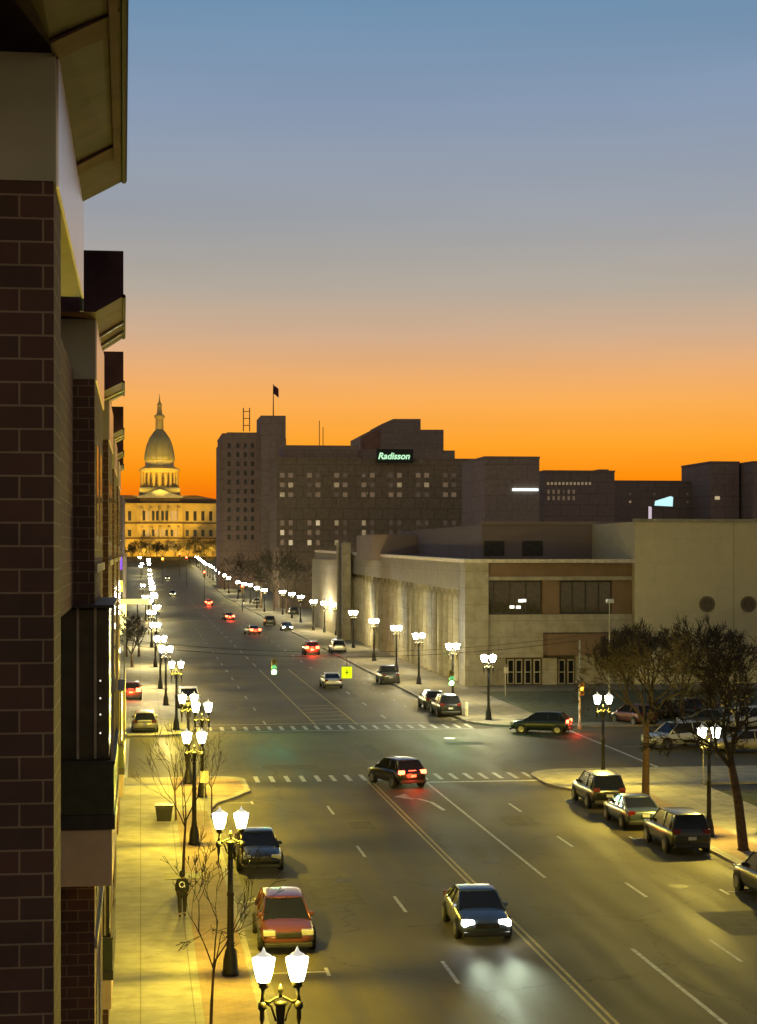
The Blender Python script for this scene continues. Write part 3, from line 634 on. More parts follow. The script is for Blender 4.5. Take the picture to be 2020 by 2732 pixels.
# ------------------------------------------------------------------ buildings
def box_building(name, label, x0, x1, ytop, Y, depth, m, cat='building', pts=None, zbase=None):
    t = empty(name, label, cat, ((PX(x0, Y) + PX(x1, Y)) / 2, Y, 0))
    xm = (x0 + x1) / 2
    b = MB(); b.box(PX(x0, Y) - t.location.x, PX(x1, Y) - t.location.x, 0, depth, gz(Y) - 1, PZ(ytop, xm, Y)); b.build('wall', m, t)
    p = MB(); X0, X1, Z = PX(x0, Y) - t.location.x, PX(x1, Y) - t.location.x, PZ(ytop, xm, Y)
    p.box(X0 - .15, X1 + .15, -.15, .35, Z + .001, Z + .5); p.box(X0 - .15, X0 + .35, .351, depth + .15, Z + .001, Z + .5); p.box(X1 - .35, X1 + .15, .351, depth + .15, Z + .001, Z + .5)
    p.build('parapet', m, t)
    t['_Y'] = Y; return t
def win_grid(t, xs, ys, w, h, mats, Y, frame=None):
    for py in ys:
        for px in xs:
            X, Z = PX(px, Y) - t.location.x, PZ(py, px, Y); sx = Y / 3925
            mm = mats(px, py)
            if mm is None: continue
            b = MB(); b.box(X - w * sx / 2, X + w * sx / 2, -.06, .12, Z - h * sx / 2, Z + h * sx / 2); b.build('window', mm, t)
M_BRN = brickmat('far_masonry', (.30, .212, .17), (.27, .195, .16), (.215, .155, .13), 5.5, 3.4, .16, 'XZ', .9, .1, .2)
M_BRN2 = brickmat('far_masonry_grey', (.32, .24, .195), (.295, .225, .185), (.24, .18, .15), 8, 4, .14, 'XZ', .9, .1, .22)
M_BRN3 = brickmat('far_masonry_olive', (.27, .205, .135), (.25, .19, .125), (.20, .15, .105), 4, 3.3, .2, 'XZ', .9, .1, .22)
M_WDARK = mat('win_dark', (.035, .028, .03), .25)
def wl(i, c, s): return mat('win_lit_%d' % i, c, .5, var=.25, scale=.4, emit=c, estr=s)
WL = [wl(0, (.26, .18, .11), .35), wl(1, (.36, .27, .15), .55), wl(2, (.5, .4, .24), .9), wl(3, (.9, .82, .6), 1.1), wl(4, (.18, .13, .09), .2)]
# brick office tower beside the capitol
Y = 600
tw = box_building('office_tower', 'tall stepped masonry tower with small dark windows right of the domed capitol', 486, 600, 949, Y, 40, M_BRN, pts=None)
for nm, a, b_, top, dy, dp_ in (('corner_shaft', 480.5, 486, 966, 1.5, 30), ('roof_step', 497, 570, 941.5, 4, 26), ('stair_shaft', 568, 622, 908, -3, 22), ('east_wing', 600.3, 626, 955, 3, 30)):
    q = MB(); q.box(PX(a, Y) - tw.location.x, PX(b_, Y) - tw.location.x, dy, dy + dp_, 0, PZ(top, a, Y)); q.build(nm, M_BRN2 if nm == 'stair_shaft' else M_BRN, tw)
win_grid(tw, (500, 519, 535.5, 551), range(972, 1180, 20), 7, 10.5, lambda x, y: M_WDARK, Y)
win_grid(tw, (577, 590, 603), range(1000, 1190, 24), 6, 8, lambda x, y: None if random.random() < .5 else WL[4], Y)
# antenna frame and flag on the tower
an = empty('rooftop_antenna', 'thin lattice antenna frame on the left roof of the stepped tower', 'antenna', (PX(538, 610), 610, PZ(941, 538, 610)))
q = MB(); hgt = PZ(890, 538, 610) - an.location.z
for dx in (-1.05, 1.05): q.tube([(dx, 0, 0), (dx, 0, hgt)], .16, 4)
for f in (.25, .55, .85): q.tube([(-1.05, 0, hgt * f), (1.05, 0, hgt * f)], .12, 4)
q.build('mast', M_IRON, an)
fx, fz = PX(596.5, 608), PZ(908, 596, 608)
fp = empty('flagpole', 'flagpole with a dark drooping flag on top of the stepped tower', 'flagpole', (fx, 608, fz))
q = MB(); hh = PZ(838, 596, 608) - fz; q.tube([(0, 0, 0), (0, 0, hh)], [.22, .12], 6); q.build('pole', M_IRON, fp)
q = MB(); vs = []; fs = []
for j in range(5):
    for i in range(7):
        vs.append((.15 + i * .28, .35 * math.sin(i * 1.3 + j * .5), hh - .3 - j * .75 - i * .22))
for j in range(4):
    for i in range(6): fs.append((j * 7 + i, j * 7 + i + 1, j * 7 + i + 8, j * 7 + i + 7))
q.add(vs, fs); q.build('flag', mat('flag_cloth', (.03, .035, .09), .9, col2=(.16, .03, .03), scale=1.2), fp)
# hotel
Y = 540
ho = box_building('hotel', 'wide dark hotel block with rows of paired windows and a lit rooftop sign', 604, 1060, 1003, Y, 30, M_BRN3, cat='hotel')
q = MB(); q.box(PX(622, Y) - ho.location.x, PX(786, Y) - ho.location.x, 4, 26, PZ(1010, 700, Y), PZ(970, 700, Y)); q.build('upper_floor', M_BRN, ho)
q = MB(); q.box(PX(700, Y) - ho.location.x, PX(1000, Y) - ho.location.x, 6, 26, PZ(1010, 700, Y), PZ(979, 800, Y)); q.build('penthouse', M_BRN2, ho)
q = MB(); q.box(PX(997, Y) - ho.location.x, PX(1056, Y) - ho.location.x, 5, 22, PZ(1010, 700, Y), PZ(1013, 1000, Y) + .9); q.build('roof_plant', M_BRN, ho)
hcols = []
for k in range(8): hcols += [616 + 59.3 * k, 634.5 + 59.3 * k]
lit = {}
def hm(px, py):
    r = random.random()
    if py < 1050: return WL[0] if r < .4 else WL[4]
    if py < 1110: return WL[1] if r < .3 else (WL[0] if r < .7 else WL[4])
    if px < 700: return (WL[2] if r < .35 else WL[0])
    return WL[4] if px > 800 else (WL[1] if r < .5 else WL[4])
win_grid(ho, hcols, (1037, 1058, 1079.5), 10.5, 10, hm, Y)
win_grid(ho, hcols, (1141, 1162, 1184), 8.5, 11, hm, Y)
sgn = empty('rooftop_sign', 'dark rooftop sign board with glowing pale green lettering on the hotel', 'sign', (PX(862, Y - 2), Y - 2, PZ(1010, 862, Y - 2)))
q = MB(); sw = (PX(902, Y) - PX(822, Y)); sh = PZ(980, 862, Y) - PZ(1010, 862, Y); q.box(-sw / 2, sw / 2, 0, .5, 0, sh); q.build('board', mat('sign_board_dark', (.02, .028, .018), .7), sgn)
cu = bpy.data.curves.new('txt', 'FONT'); cu.body = 'Radisson'; cu.size = 2.7; cu.extrude = .05; cu.shear = .25; cu.align_x = 'CENTER'; cu.offset = .06
to = bpy.data.objects.new('txt', cu); COL.objects.link(to); dg = bpy.context.evaluated_depsgraph_get(); me = bpy.data.meshes.new_from_object(to.evaluated_get(dg)); bpy.data.objects.remove(to)
lt = bpy.data.objects.new('lettering', me); COL.objects.link(lt); lt.parent = sgn; lt.rotation_euler = (PI / 2, 0, 0); lt.location = (-.4, -.12, sh * .28)
me.materials.clear(); me.materials.append(mat('sign_glow', (.7, 1, .75), .5, emit=(.45, .9, .52), estr=1.1))
for dx in (0, 1):
    pa = empty('rooftop_antenna', ('left of two thin whip antennas on the hotel roof', 'right of two thin whip antennas on the hotel roof')[dx], 'antenna', (PX(697 + dx * 8, 560), 560, PZ(985, 697, 560)))
    q = MB(); q.tube([(0, 0, 0), (0, 0, PZ(918 + dx * 14, 697, 560) - pa.location.z)], .12, 5); q.build('mast', M_IRON, pa)
# stepped tower behind the hotel
Y = 640
tb = empty('office_tower', 'grey stepped tower with a slanted roofline rising behind the hotel sign', 'building', (PX(880, Y), Y, 0))
poly = [(786, 1210), (786, 951), (831, 928), (831, 926), (858, 914), (918, 914), (918, 937.5), (968, 937.5), (968, 1210)]
q = MB(); q.prismx([(PX(a, Y) - tb.location.x, PZ(b, a, Y)) for a, b in poly][::-1], 0, 30); q.build('wall', M_BRN2, tb)
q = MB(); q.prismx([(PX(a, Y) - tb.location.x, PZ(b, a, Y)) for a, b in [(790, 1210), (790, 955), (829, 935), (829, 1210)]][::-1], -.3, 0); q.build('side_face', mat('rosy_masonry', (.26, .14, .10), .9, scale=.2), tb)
win_grid(tb, (946,), (985, 1000), 10, 3, lambda x, y: M_WDARK, Y)
# skyline blocks to the right
Yc = 460
b1 = box_building('office_block', 'plain square office block right of the hotel with one lit strip', 1058, 1177, 1000, Yc, 34, M_BRN2)
q = MB(); q.box(PX(1118, Yc) - b1.location.x, PX(1174, Yc) - b1.location.x, -.4, -.02, PZ(1071, 1140, Yc), PZ(1066, 1140, Yc)); q.build('lit_strip', mat('cool_strip', (.9, 1, 1), .5, emit=(.8, 1, 1), estr=1.8), b1)
b2 = box_building('office_block', 'low block with small lit windows under its roof, right of the square block', 1188, 1341, 1030, 520, 30, M_BRN)
win_grid(b2, [1196 + 8.3 * k for k in range(12)], (1055,), 5, 6, lambda x, y: WL[1], 520)
win_grid(b2, [1197 + 11 * k for k in range(6)], (1073, 1087), 5, 9, lambda x, y: WL[0] if random.random() < .6 else WL[4], 520)
for (a, b_, tp) in ((1198, 1216, 1027), (1246, 1262, 1026.5), (1312, 1334, 1023)):
    q = MB(); q.box(PX(a, 520) - b2.location.x, PX(b_, 520) - b2.location.x, 3, 12, PZ(1031, a, 520), PZ(tp, a, 520)); q.build('roof_plant', M_BRN, b2)
b3 = box_building('office_block', 'long low dark block under the sunset between the lit-window block and the right edge', 1341.5, 1552, 1052, 560, 30, M_BRN)
win_grid(b3, (1375, 1428, 1500, 1520), (1078, 1095), 5, 5, lambda x, y: WL[4] if random.random() < .6 else WL[1], 560)
b4 = box_building('office_block', 'square dark block standing above the long low block near the right edge', 1550, 1613, 1010, 540, 30, M_BRN)
b5 = box_building('office_block', 'dark block with a lit spot between the two taller right blocks', 1613.5, 1642, 1031, 545, 30, M_BRN)
b6 = box_building('office_block', 'tallest dark block cut by the right edge of the view', 1642.5, 1760, 1010, 530, 30, M_BRN)
q = MB(); q.box(PX(1560, 540) - b4.location.x, PX(1570, 540) - b4.location.x, -.3, -.02, PZ(1090, 1565, 540), PZ(1083, 1565, 540)); q.build('window', WL[2], b4)
b7 = box_building('low_building', 'low unlit building at the foot of the hotel behind the fluted hall', 610, 900, 1200, 420, 20, M_BRN3)
b10 = empty('unseen_block', 'plain unseen brick block added across the side street, behind the apartment building', 'building', (-9, 142, 0))  # out of view, added to keep orange sky out of car windows
q = MB(); q.box(-30, 0, 0, 140, .13, 19); q.build('wall', BRK2, b10)
for fl in range(5):
    for k in range(16):
        q = MB(); q.box(-.05, .03, 4 + k * 8.4, 7 + k * 8.4, 3 + fl * 3.4, 4.9 + fl * 3.4); q.build('window', M_WDARK, b10)
# dark downtown mass on the far left and behind
b8 = box_building('office_block', 'dark block beyond the apartment building at the left side of the capitol', 120, 268, 1085, 420, 60, M_BRN)
win_grid(b8, (240, 252), (1125,), 9, 4, lambda x, y: WL[3], 420)
b9 = box_building('shop_building', 'low shop building with lit sign panels at the far left kerb', 60, 268, 1215, 300, 90, M_BRN3)
for (px, py, w, h, nm, mm, lb) in ((262, 1229, 9, 28, 'violet_sign', mat('violet_sign', (.2, .05, .6), .5, emit=(.25, .08, 1), estr=1.0), 'small violet lit sign on the left above the yellow one'),
                             (263, 1279, 9, 24, 'yellow_sign', mat('yellow_sign', (.9, .8, .2), .5, emit=(1, .9, .1), estr=1.0), 'narrow yellow lit sign on the left above the shop canopy')):
    Y = 290; s_ = Y / 3925; e = empty('shop_sign', lb, 'sign', (PX(px, Y), Y, PZ(py, px, Y)))
    q = MB(); q.box(-w * s_ / 2, w * s_ / 2, 0, .3, -h * s_ / 2, h * s_ / 2); q.build('sign_face', mm, e)
    q = MB(); q.tube([(0, .35, -h * s_ / 2), (0, .35, -PZ(py, px, Y) + .13)], .06, 6); q.build('pole', M_IRON, e)
Y = 285; cn = empty('shop_canopy', 'brightly lit yellow shop canopy over the left pavement', 'canopy', (PX(290, Y), Y, 0))
q = MB(); q.box(PX(256, Y) - cn.location.x, PX(326, Y) - cn.location.x, 0, 6, PZ(1318, 290, Y), PZ(1309, 290, Y)); q.build('roof', mat('canopy_cream', (.6, .5, .25), .6, emit=(1, .74, .22), estr=1.1), cn)
q = MB(); q.box(PX(257, Y) - cn.location.x, PX(275, Y) - cn.location.x, 2, 5.5, .13, PZ(1318.5, 290, Y)); q.build('lit_kiosk', mat('kiosk_glow', (1, .95, .6), .6, emit=(1, .85, .3), estr=2.2), cn)
q = MB(); 
for px in (300, 324): q.tube([(PX(px, Y) - cn.location.x, .4, .13), (PX(px, Y) - cn.location.x, .4, PZ(1318.5, 290, Y))], .09, 6)
q.build('post', M_IRON, cn)
# ------------------------------------------------------------------ capitol
Yk = 905; KX = PX(349, Yk); ms = Yk / 3925
def kz(py): return PZ(py, 349, Yk)
M_CAP = mat('capitol_stone', (.60, .44, .17), .8, var=.12, scale=.2)
M_CAPD = mat('capitol_roof', (.14, .09, .06), .8)
M_DOME = mat('capitol_dome', (.34, .30, .17), .6, var=.12, scale=.3)
cp = empty('capitol', 'floodlit domed capitol at the end of the street', 'capitol', (KX, Yk, gz(Yk)))
zb0 = gz(Yk)
def CP(mb, name, m, **k): o = mb.build(name, m, cp, **k); o.location = (0, 0, -zb0); return o
wing = lambda a, b: (a - 349) * ms
q = MB()
q.box(wing(225, 0), wing(300, 0), 2, 40, zb0 - 1, kz(1101)); q.box(wing(398, 0), wing(520, 0), 2, 40, zb0 - 1, kz(1101)); q.box(wing(300.1, 0), wing(397.9, 0), -2, 42, zb0 - 1, kz(1101)); CP(q, 'wall', M_CAP)
for py in (1101, 1143, 1176, 1208):
    q = MB(); q.box(wing(224, 0), wing(521, 0), 1.2, 2.0 if py > 1102 else 41, kz(py) + .01, kz(py) + .7); q.box(wing(299, 0), wing(399, 0), -2.8, -2.01 if py > 1102 else 1.19, kz(py) + .01, kz(py) + .7); CP(q, 'cornice', M_CAPD if py == 1143 or py == 1176 else M_CAP)
q = MB(); q.prismx([(wing(228, 0), kz(1097)), (wing(262, 0), kz(1080)), (wing(430, 0), kz(1080)), (wing(515, 0), kz(1097))], 4, 36); CP(q, 'roof', M_CAPD)
q = MB(); q.prismx([(wing(303, 0), kz(1084)), (0, kz(1070)), (wing(395, 0), kz(1084))], -2.5, 4); CP(q, 'pediment', M_CAP)
q = MB(); q.prismx([(wing(300, 0), kz(1086.5)), (wing(300, 0), kz(1084.3)), (0, kz(1067.5)), (wing(398, 0), kz(1084.3)), (wing(398, 0), kz(1086.5))], -3.2, -2.51); CP(q, 'pediment_rim', mat('pale_rim', (.7, .62, .4), .7))
q = MB(); q.box(wing(306, 0), wing(392, 0), -1.5, 4, kz(1098), kz(1086.6)); CP(q, 'attic', M_CAPD)
for row, (ya, yb_) in enumerate(((1109, 1138), (1150, 1172), (1182, 1203))):
    for k in range(9):
        x = wing(309 + k * 10, 0); q = MB(); q.lathe([(.75, kz(yb_)), (.62, kz(ya) - .3), (.8, kz(ya))], (x, -3.0), 8) if k % 2 == 0 else None
        if k % 2 == 0: CP(q, 'column', M_CAP)
    for px in [x_ for x_ in range(236, 300, 16)] + [x_ for x_ in range(408, 516, 17)] + [314, 324, 334, 344, 354, 364, 374, 384]:
        inner = 300 < px < 398
        q = MB(); d0 = -2.06 if inner else 1.94
        q.box(wing(px, 0) - .8, wing(px, 0) + .8, d0, d0 + .1, kz(yb_ - 2), kz(ya + 6)); CP(q, 'window', WL[1] if (inner and random.random() < .3) else M_WDARK)
q = MB(); q.box(-45 * ms, 45 * ms, 8, 30, kz(1084), kz(1061)); CP(q, 'dome_base', M_DOME, bevel=1.2)
dc = (0, 19)
q = MB(); q.lathe([(32 * ms, kz(1061)), (32 * ms, kz(1023))], dc, 32); CP(q, 'drum', M_CAP)
for k in range(20):
    a = 2 * PI * k / 20; q = MB(); q.lathe([(.62, kz(1060)), (.5, kz(1028))], (dc[0] + 39.5 * ms * math.cos(a), dc[1] + 39.5 * ms * math.sin(a)), 6); CP(q, 'dome_column', M_CAP)
q = MB(); q.lathe([(43 * ms, kz(1061.2)), (43 * ms, kz(1059.5))], dc, 32); CP(q, 'gallery_floor', M_DOME)
q = MB(); q.lathe([(38 * ms, kz(1029)), (44 * ms, kz(1025)), (44.5 * ms, kz(1019.5)), (32 * ms, kz(1014))], dc, 32); CP(q, 'gallery_roof', M_CAP)
q = MB(); q.lathe([(31.5 * ms, kz(1014)), (31.5 * ms, kz(1002)), (34 * ms, kz(1001))], dc, 32); CP(q, 'clerestory', mat('warm_clerestory', (.6, .5, .28), .7))
q = MB(); q.lathe([(33.5 * ms, kz(1000.5)), (33 * ms, kz(992)), (31 * ms, kz(980)), (27.5 * ms, kz(966)), (22 * ms, kz(952)), (15 * ms, kz(942)), (10 * ms, kz(935)), (8.5 * ms, kz(930))], dc, 32); CP(q, 'dome', M_DOME, smooth=True)
for k in range(16):
    a = 2 * PI * (k + .5) / 16; q = MB()
    q.tube([(dc[0] + r * ms * math.cos(a), dc[1] + r * ms * math.sin(a), kz(p)) for r, p in ((33.8, 1000), (33.3, 992), (31.3, 980), (27.8, 966), (22.3, 952), (15.3, 942), (10.3, 935))], .22, 4); CP(q, 'dome_rib', M_DOME)
q = MB(); q.lathe([(9 * ms, kz(931)), (8.5 * ms, kz(908)), (11 * ms, kz(906)), (12 * ms, kz(901)), (8 * ms, kz(898)), (5.5 * ms, kz(896))], dc, 16); CP(q, 'lantern', M_CAP)
q = MB(); q.lathe([(6 * ms, kz(896)), (4.5 * ms, kz(880)), (6 * ms, kz(877)), (4 * ms, kz(874)), (1.8 * ms, kz(868)), (.9 * ms, kz(860)), (.3 * ms, kz(852))], dc, 10); CP(q, 'spire', M_CAP)
def flood(x, y, z, tx, ty, tz, w, size=60, colr=(1, .72, .2)):
    l_ = bpy.data.lights.new('floodlight', 'SPOT'); l_.energy = w; l_.spot_size = math.radians(size); l_.spot_blend = .6; l_.color = colr; l_.shadow_soft_size = .6
    o = bpy.data.objects.new('floodlight_lamp', l_); COL.objects.link(o); o.parent = cp
    o.location = (x, y, z - zb0); d = Vector((tx - x, ty - y, tz - z)); o.rotation_euler = d.to_track_quat('-Z', 'Y').to_euler()
for x in (-24, -8, 8, 24): flood(x, -30, zb0 + 1.5, x * .9, 0, zb0 + 12, 36000, 75, (1, .60, .06))
flood(-16, -5, kz(1095), 0, 19, kz(990), 32000, 55, (1, .64, .08)); flood(16, -5, kz(1095), 0, 19, kz(990), 32000, 55, (1, .64, .08)); flood(0, -22, kz(1110), 0, 19, kz(975), 36000, 40, (1, .68, .10))

# ------------------------------------------------------------------ convention hall on the right
cX, cY = G(1015, 1500); 
M_HALL = brickmat('hall_precast', (.29, .25, .175), (.27, .235, .165), (.20, .17, .12), 3.2, 1.6, .035, 'XZ', .85, .2, .2)
M_HALL2 = brickmat('hall_precast_light', (.36, .32, .225), (.335, .30, .21), (.25, .22, .155), 3.2, 1.6, .035, 'XZ', .85, .2, .24)
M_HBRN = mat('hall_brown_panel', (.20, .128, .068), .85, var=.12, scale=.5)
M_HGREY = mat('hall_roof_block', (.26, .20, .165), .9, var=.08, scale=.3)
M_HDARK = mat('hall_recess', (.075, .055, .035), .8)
hl = empty('convention_hall', 'long low convention hall with a fluted side wall and brown panelled front', 'building', (cX, cY, 0))
def HP(mb, name, m, **k): o = mb.build(name, m, hl, **k); o.location = (-cX, -cY, 0); return o
zr = PZ(1228, 1015, cY); xr = PX(1385, cY); zE = .13
yend = cY + 150
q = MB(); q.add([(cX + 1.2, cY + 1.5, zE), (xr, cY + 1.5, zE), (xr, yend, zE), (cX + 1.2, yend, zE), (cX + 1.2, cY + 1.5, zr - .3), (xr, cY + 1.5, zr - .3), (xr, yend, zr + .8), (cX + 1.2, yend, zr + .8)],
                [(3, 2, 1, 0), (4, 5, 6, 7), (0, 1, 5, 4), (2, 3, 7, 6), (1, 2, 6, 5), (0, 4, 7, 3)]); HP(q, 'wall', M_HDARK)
# corner pier and roof fascia
q = MB(); q.box(cX, cX + 2.3, cY, cY + 3, zE, zr - .001); HP(q, 'corner_pier', M_HALL2)
q = MB(); q.box(cX - .15, xr, cY - .15, cY + .8, zr, zr + .35); HP(q, 'roof_edge', mat('pale_coping', (.62, .55, .42), .5, .2))
q = MB(); q.add([(cX - .15, cY + .81, zr), (cX + .9, cY + .81, zr), (cX + .9, yend, zr + 1.1), (cX - .15, yend, zr + 1.1), (cX - .15, cY + .81, zr + .35), (cX + .9, cY + .81, zr + .35), (cX + .9, yend, zr + 1.45), (cX - .15, yend, zr + 1.45)],
                [(3, 2, 1, 0), (4, 5, 6, 7), (0, 1, 5, 4), (2, 3, 7, 6), (1, 2, 6, 5), (0, 4, 7, 3)]); HP(q, 'roof_edge', MATS['pale_coping'])
q = MB(); q.add([(cX - .02, cY + 3.01, zr - 2.7), (cX + 1.2, cY + 3.01, zr - 2.7), (cX + 1.2, yend, zr - 1.7), (cX - .02, yend, zr - 1.7), (cX - .02, cY + 3.01, zr - .01), (cX + 1.2, cY + 3.01, zr - .01), (cX + 1.2, yend, zr + 1.08), (cX - .02, yend, zr + 1.08)],
                [(3, 2, 1, 0), (4, 5, 6, 7), (0, 1, 5, 4), (2, 3, 7, 6), (1, 2, 6, 5), (0, 4, 7, 3)]); HP(q, 'spandrel', M_HALL)
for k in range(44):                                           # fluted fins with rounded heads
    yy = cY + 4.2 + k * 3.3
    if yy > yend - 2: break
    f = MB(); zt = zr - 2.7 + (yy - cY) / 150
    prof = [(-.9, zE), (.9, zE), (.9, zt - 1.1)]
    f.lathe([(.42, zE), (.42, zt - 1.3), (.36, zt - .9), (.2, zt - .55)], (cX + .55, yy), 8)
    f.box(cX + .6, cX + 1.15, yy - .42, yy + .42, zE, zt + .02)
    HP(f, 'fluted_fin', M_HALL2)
    if k % 3 == 1 and k < 30:
        d = MB(); d.box(cX + .98, cX + 1.16, yy + .6, yy + 2.7, zE + .3, zE + 3.0); HP(d, 'side_door', M_FRAME)
# end block and twin pylons
yp = cY + 92
for dy in (0, 7):
    q = MB(); q.box(cX - 1.6, cX - .4, yp + dy, yp + dy + 1.4, zE, PZ(1184, 765, yp)); HP(q, 'pylon', M_HALL2)
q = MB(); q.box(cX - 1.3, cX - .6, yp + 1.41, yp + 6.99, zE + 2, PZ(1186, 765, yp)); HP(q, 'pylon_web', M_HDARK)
q = MB(); q.box(cX - .6, cX + 1.18, yp + 9, yend, zE, zr - .1); HP(q, 'end_block', M_HALL)
# front
def fr(x0, x1, y0, y1, name, m, proud=0.0, th=.3, **k):
    q = MB(); q.box(PX(x0, cY), PX(x1, cY), cY + 1.2 - proud, cY + 1.2 - proud + th, PZ(y1, (x0 + x1) / 2, cY), PZ(y0, (x0 + x1) / 2, cY)); return HP(q, name, m, **k)
fr(1025, 1384, 1229.5, 1262, 'front_panel', M_HBRN, .35, .6)
fr(1025, 1384, 1258, 1266.5, 'string_course', M_HALL2, .6, .3)
fr(1025, 1047, 1267, 1340, 'front_panel', M_HBRN, .3); fr(1188, 1226, 1267, 1340, 'front_panel', M_HBRN, .3); fr(1341, 1384, 1267, 1340, 'front_panel', M_HBRN, .3)
for a, b_ in ((1047, 1188), (1226, 1341)):
    w_ = fr(a, b_, 1268, 1340, 'window', M_FRAME, .02, .1)
    g_ = MB(); g_.box(PX(a + 3, cY), PX(b_ - 3, cY), cY + 1.12, cY + 1.16, PZ(1337, a, cY), PZ(1271, a, cY)); g_.build('pane', mat('hall_glass', (.06, .05, .028), .06, spec=.8), w_)
    n_ = 4
    for k in range(1, n_): mu = MB(); xx = PX(a + (b_ - a) * k / n_, cY); mu.box(xx - .06, xx + .06, cY + 1.06, cY + 1.12, PZ(1337, a, cY), PZ(1271, a, cY)); mu.build('mullion', M_FRAME, w_)
for (px, py) in ((1122, 1325), (1136, 1325.5), (1148, 1311), (1141, 1311.5)):
    q = MB(); xx, z_ = PX(px, cY), PZ(py, px, cY); q.box(xx - .22, xx + .22, cY + 1.0, cY + 1.05, z_ - .14, z_ + .14); HP(q, 'window_lamp', mat('inside_lamp', (1, 1, .9), .5, emit=(1, 1, .85), estr=1.6))
fr(1025, 1384, 1341, 1381, 'front_panel', M_HALL2, .45, .7)
fr(1025, 1189, 1381.5, 1436, 'front_panel', M_HALL2, .45, .7)
fr(1190, 1384, 1382, 1428, 'entrance_canopy', M_HBRN, 2.2, 2.4)
fr(1025, 1107, 1437, 1498, 'front_panel', M_HALL, .4, .7); fr(1188, 1220, 1437, 1498, 'front_panel', M_HALL2, .4, .7); fr(1262, 1384, 1429, 1498, 'front_panel', M_HALL2, .4, .7)
for a in (1112, 1130, 1150, 1170, 1224, 1244):
    d_ = fr(a, a + 15, 1440, 1494, 'door', M_MULL, .05, .1)
    g_ = MB(); g_.box(PX(a + 2.5, cY), PX(a + 12.5, cY), cY + 1.10, cY + 1.14, PZ(1492, a, cY), PZ(1443, a, cY)); g_.build('pane', M_GLASS, d_)
    g_ = MB(); g_.box(PX(a, cY), PX(a + 15, cY), cY + 1.07, cY + 1.095, PZ(1469, a, cY), PZ(1467, a, cY)); g_.build('push_bar', M_MULL, d_)
# set-back upper block
Yu = 188
x0u, x1u = PX(1052, Yu), PX(1412, Yu); zu = PZ(1145, 1150, Yu)
q = MB(); q.box(x0u, x1u, Yu, Yu + 62, zr - .5, zu); HP(q, 'upper_block', M_HGREY)
q = MB(); q.box(x0u - .1, x1u, Yu - .1, Yu + .4, zu + .001, zu + .35); HP(q, 'upper_coping', M_HGREY)
for a, b_ in ((1057, 1100), (1140, 1184)):
    q = MB(); q.box(PX(a, Yu), PX(b_, Yu), Yu - .12, Yu - .001, PZ(1212, a, Yu), PZ(1180, a, Yu)); HP(q, 'louvre', M_FRAME)
q = MB(); q.box(x0u - 6, x0u - .01, Yu + 45, Yu + 62, zr, zu - .6); HP(q, 'roof_plant', M_HGREY)
# tall windowless wing
wg = empty('theatre_wing', 'tall windowless tan block with two round vents behind the bare trees', 'building', (PX(1385, cY), cY, 0))
Yw = cY + .4; zw = PZ(1139, 1500, Yw); M_WING = brickmat('tan_render', (.58, .51, .30), (.565, .50, .295), (.52, .455, .26), 4.2, 2.4, .03, 'XZ', .9, .1, .07)
q = MB(); q.box(.02, 62, 0, 45, .13, zw); q.build('wall', M_WING, wg)
q = MB(); q.box(-.12, 62.1, -.15, .4, zw + .001, zw + .3); q.build('coping', M_HALL2, wg)
for px in (1540, 1630):
    xx, z_ = PX(px, Yw) - wg.location.x, PZ(1318, px, Yw)
    q = MB(); n = 28
    for r0, r1, d0, d1 in ((.60, .80, -.08, 0.02),):
        vs = []
        for k in range(n):
            a = 2 * PI * k / n
            for (r, d) in ((r0, d0), (r1, d0), (r1, d1), (r0, d1)): vs.append((xx + r * math.cos(a), d, z_ + r * math.sin(a)))
        q.add(vs, [(k * 4 + j, k * 4 + (j + 1) % 4, ((k + 1) % n) * 4 + (j + 1) % 4, ((k + 1) % n) * 4 + j) for k in range(n) for j in range(4)])
    rv = q.build('round_vent', mat('vent_rim', (.16, .13, .07), .8), wg)
    q = MB(); q.tube([(xx, -.02, z_), (xx, .05, z_)], .62, 28); q.build('vent_mesh', mat('vent_dark', (.12, .09, .05), .9), rv)
for k in range(5):
    q = MB(); xx = 10 + k * 11; q.box(xx, xx + .06, -.012, -.001, .2, zw - .1); q.build('wall_joint', mat('joint_dark', (.3, .26, .13), .9), wg)
# billboard and its post
Y = 300; bb = empty('billboard', 'small glowing cyan-white billboard on a white post above the hall roof', 'billboard', (PX(1419, Y), Y, 0))
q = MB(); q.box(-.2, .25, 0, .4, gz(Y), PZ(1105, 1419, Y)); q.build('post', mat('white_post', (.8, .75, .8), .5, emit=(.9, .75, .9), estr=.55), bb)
q = MB(); f_ = lambda a, b: (PX(a, Y) - bb.location.x, PZ(b, a, Y)); q.prismx([f_(1428, 1103), f_(1430, 1093), f_(1462, 1083), f_(1467, 1085), f_(1466, 1105)], -.5, 0); q.build('screen', mat('screen_cyan', (.6, .95, 1), .4, emit=(.55, .95, 1), estr=.95), bb)
q = MB(); q.tube([(0, .1, PZ(1106, 1419, Y)), (PX(1445, Y) - bb.location.x, .1, PZ(1100, 1445, Y))], .12, 6); q.build('arm', M_IRON, bb)

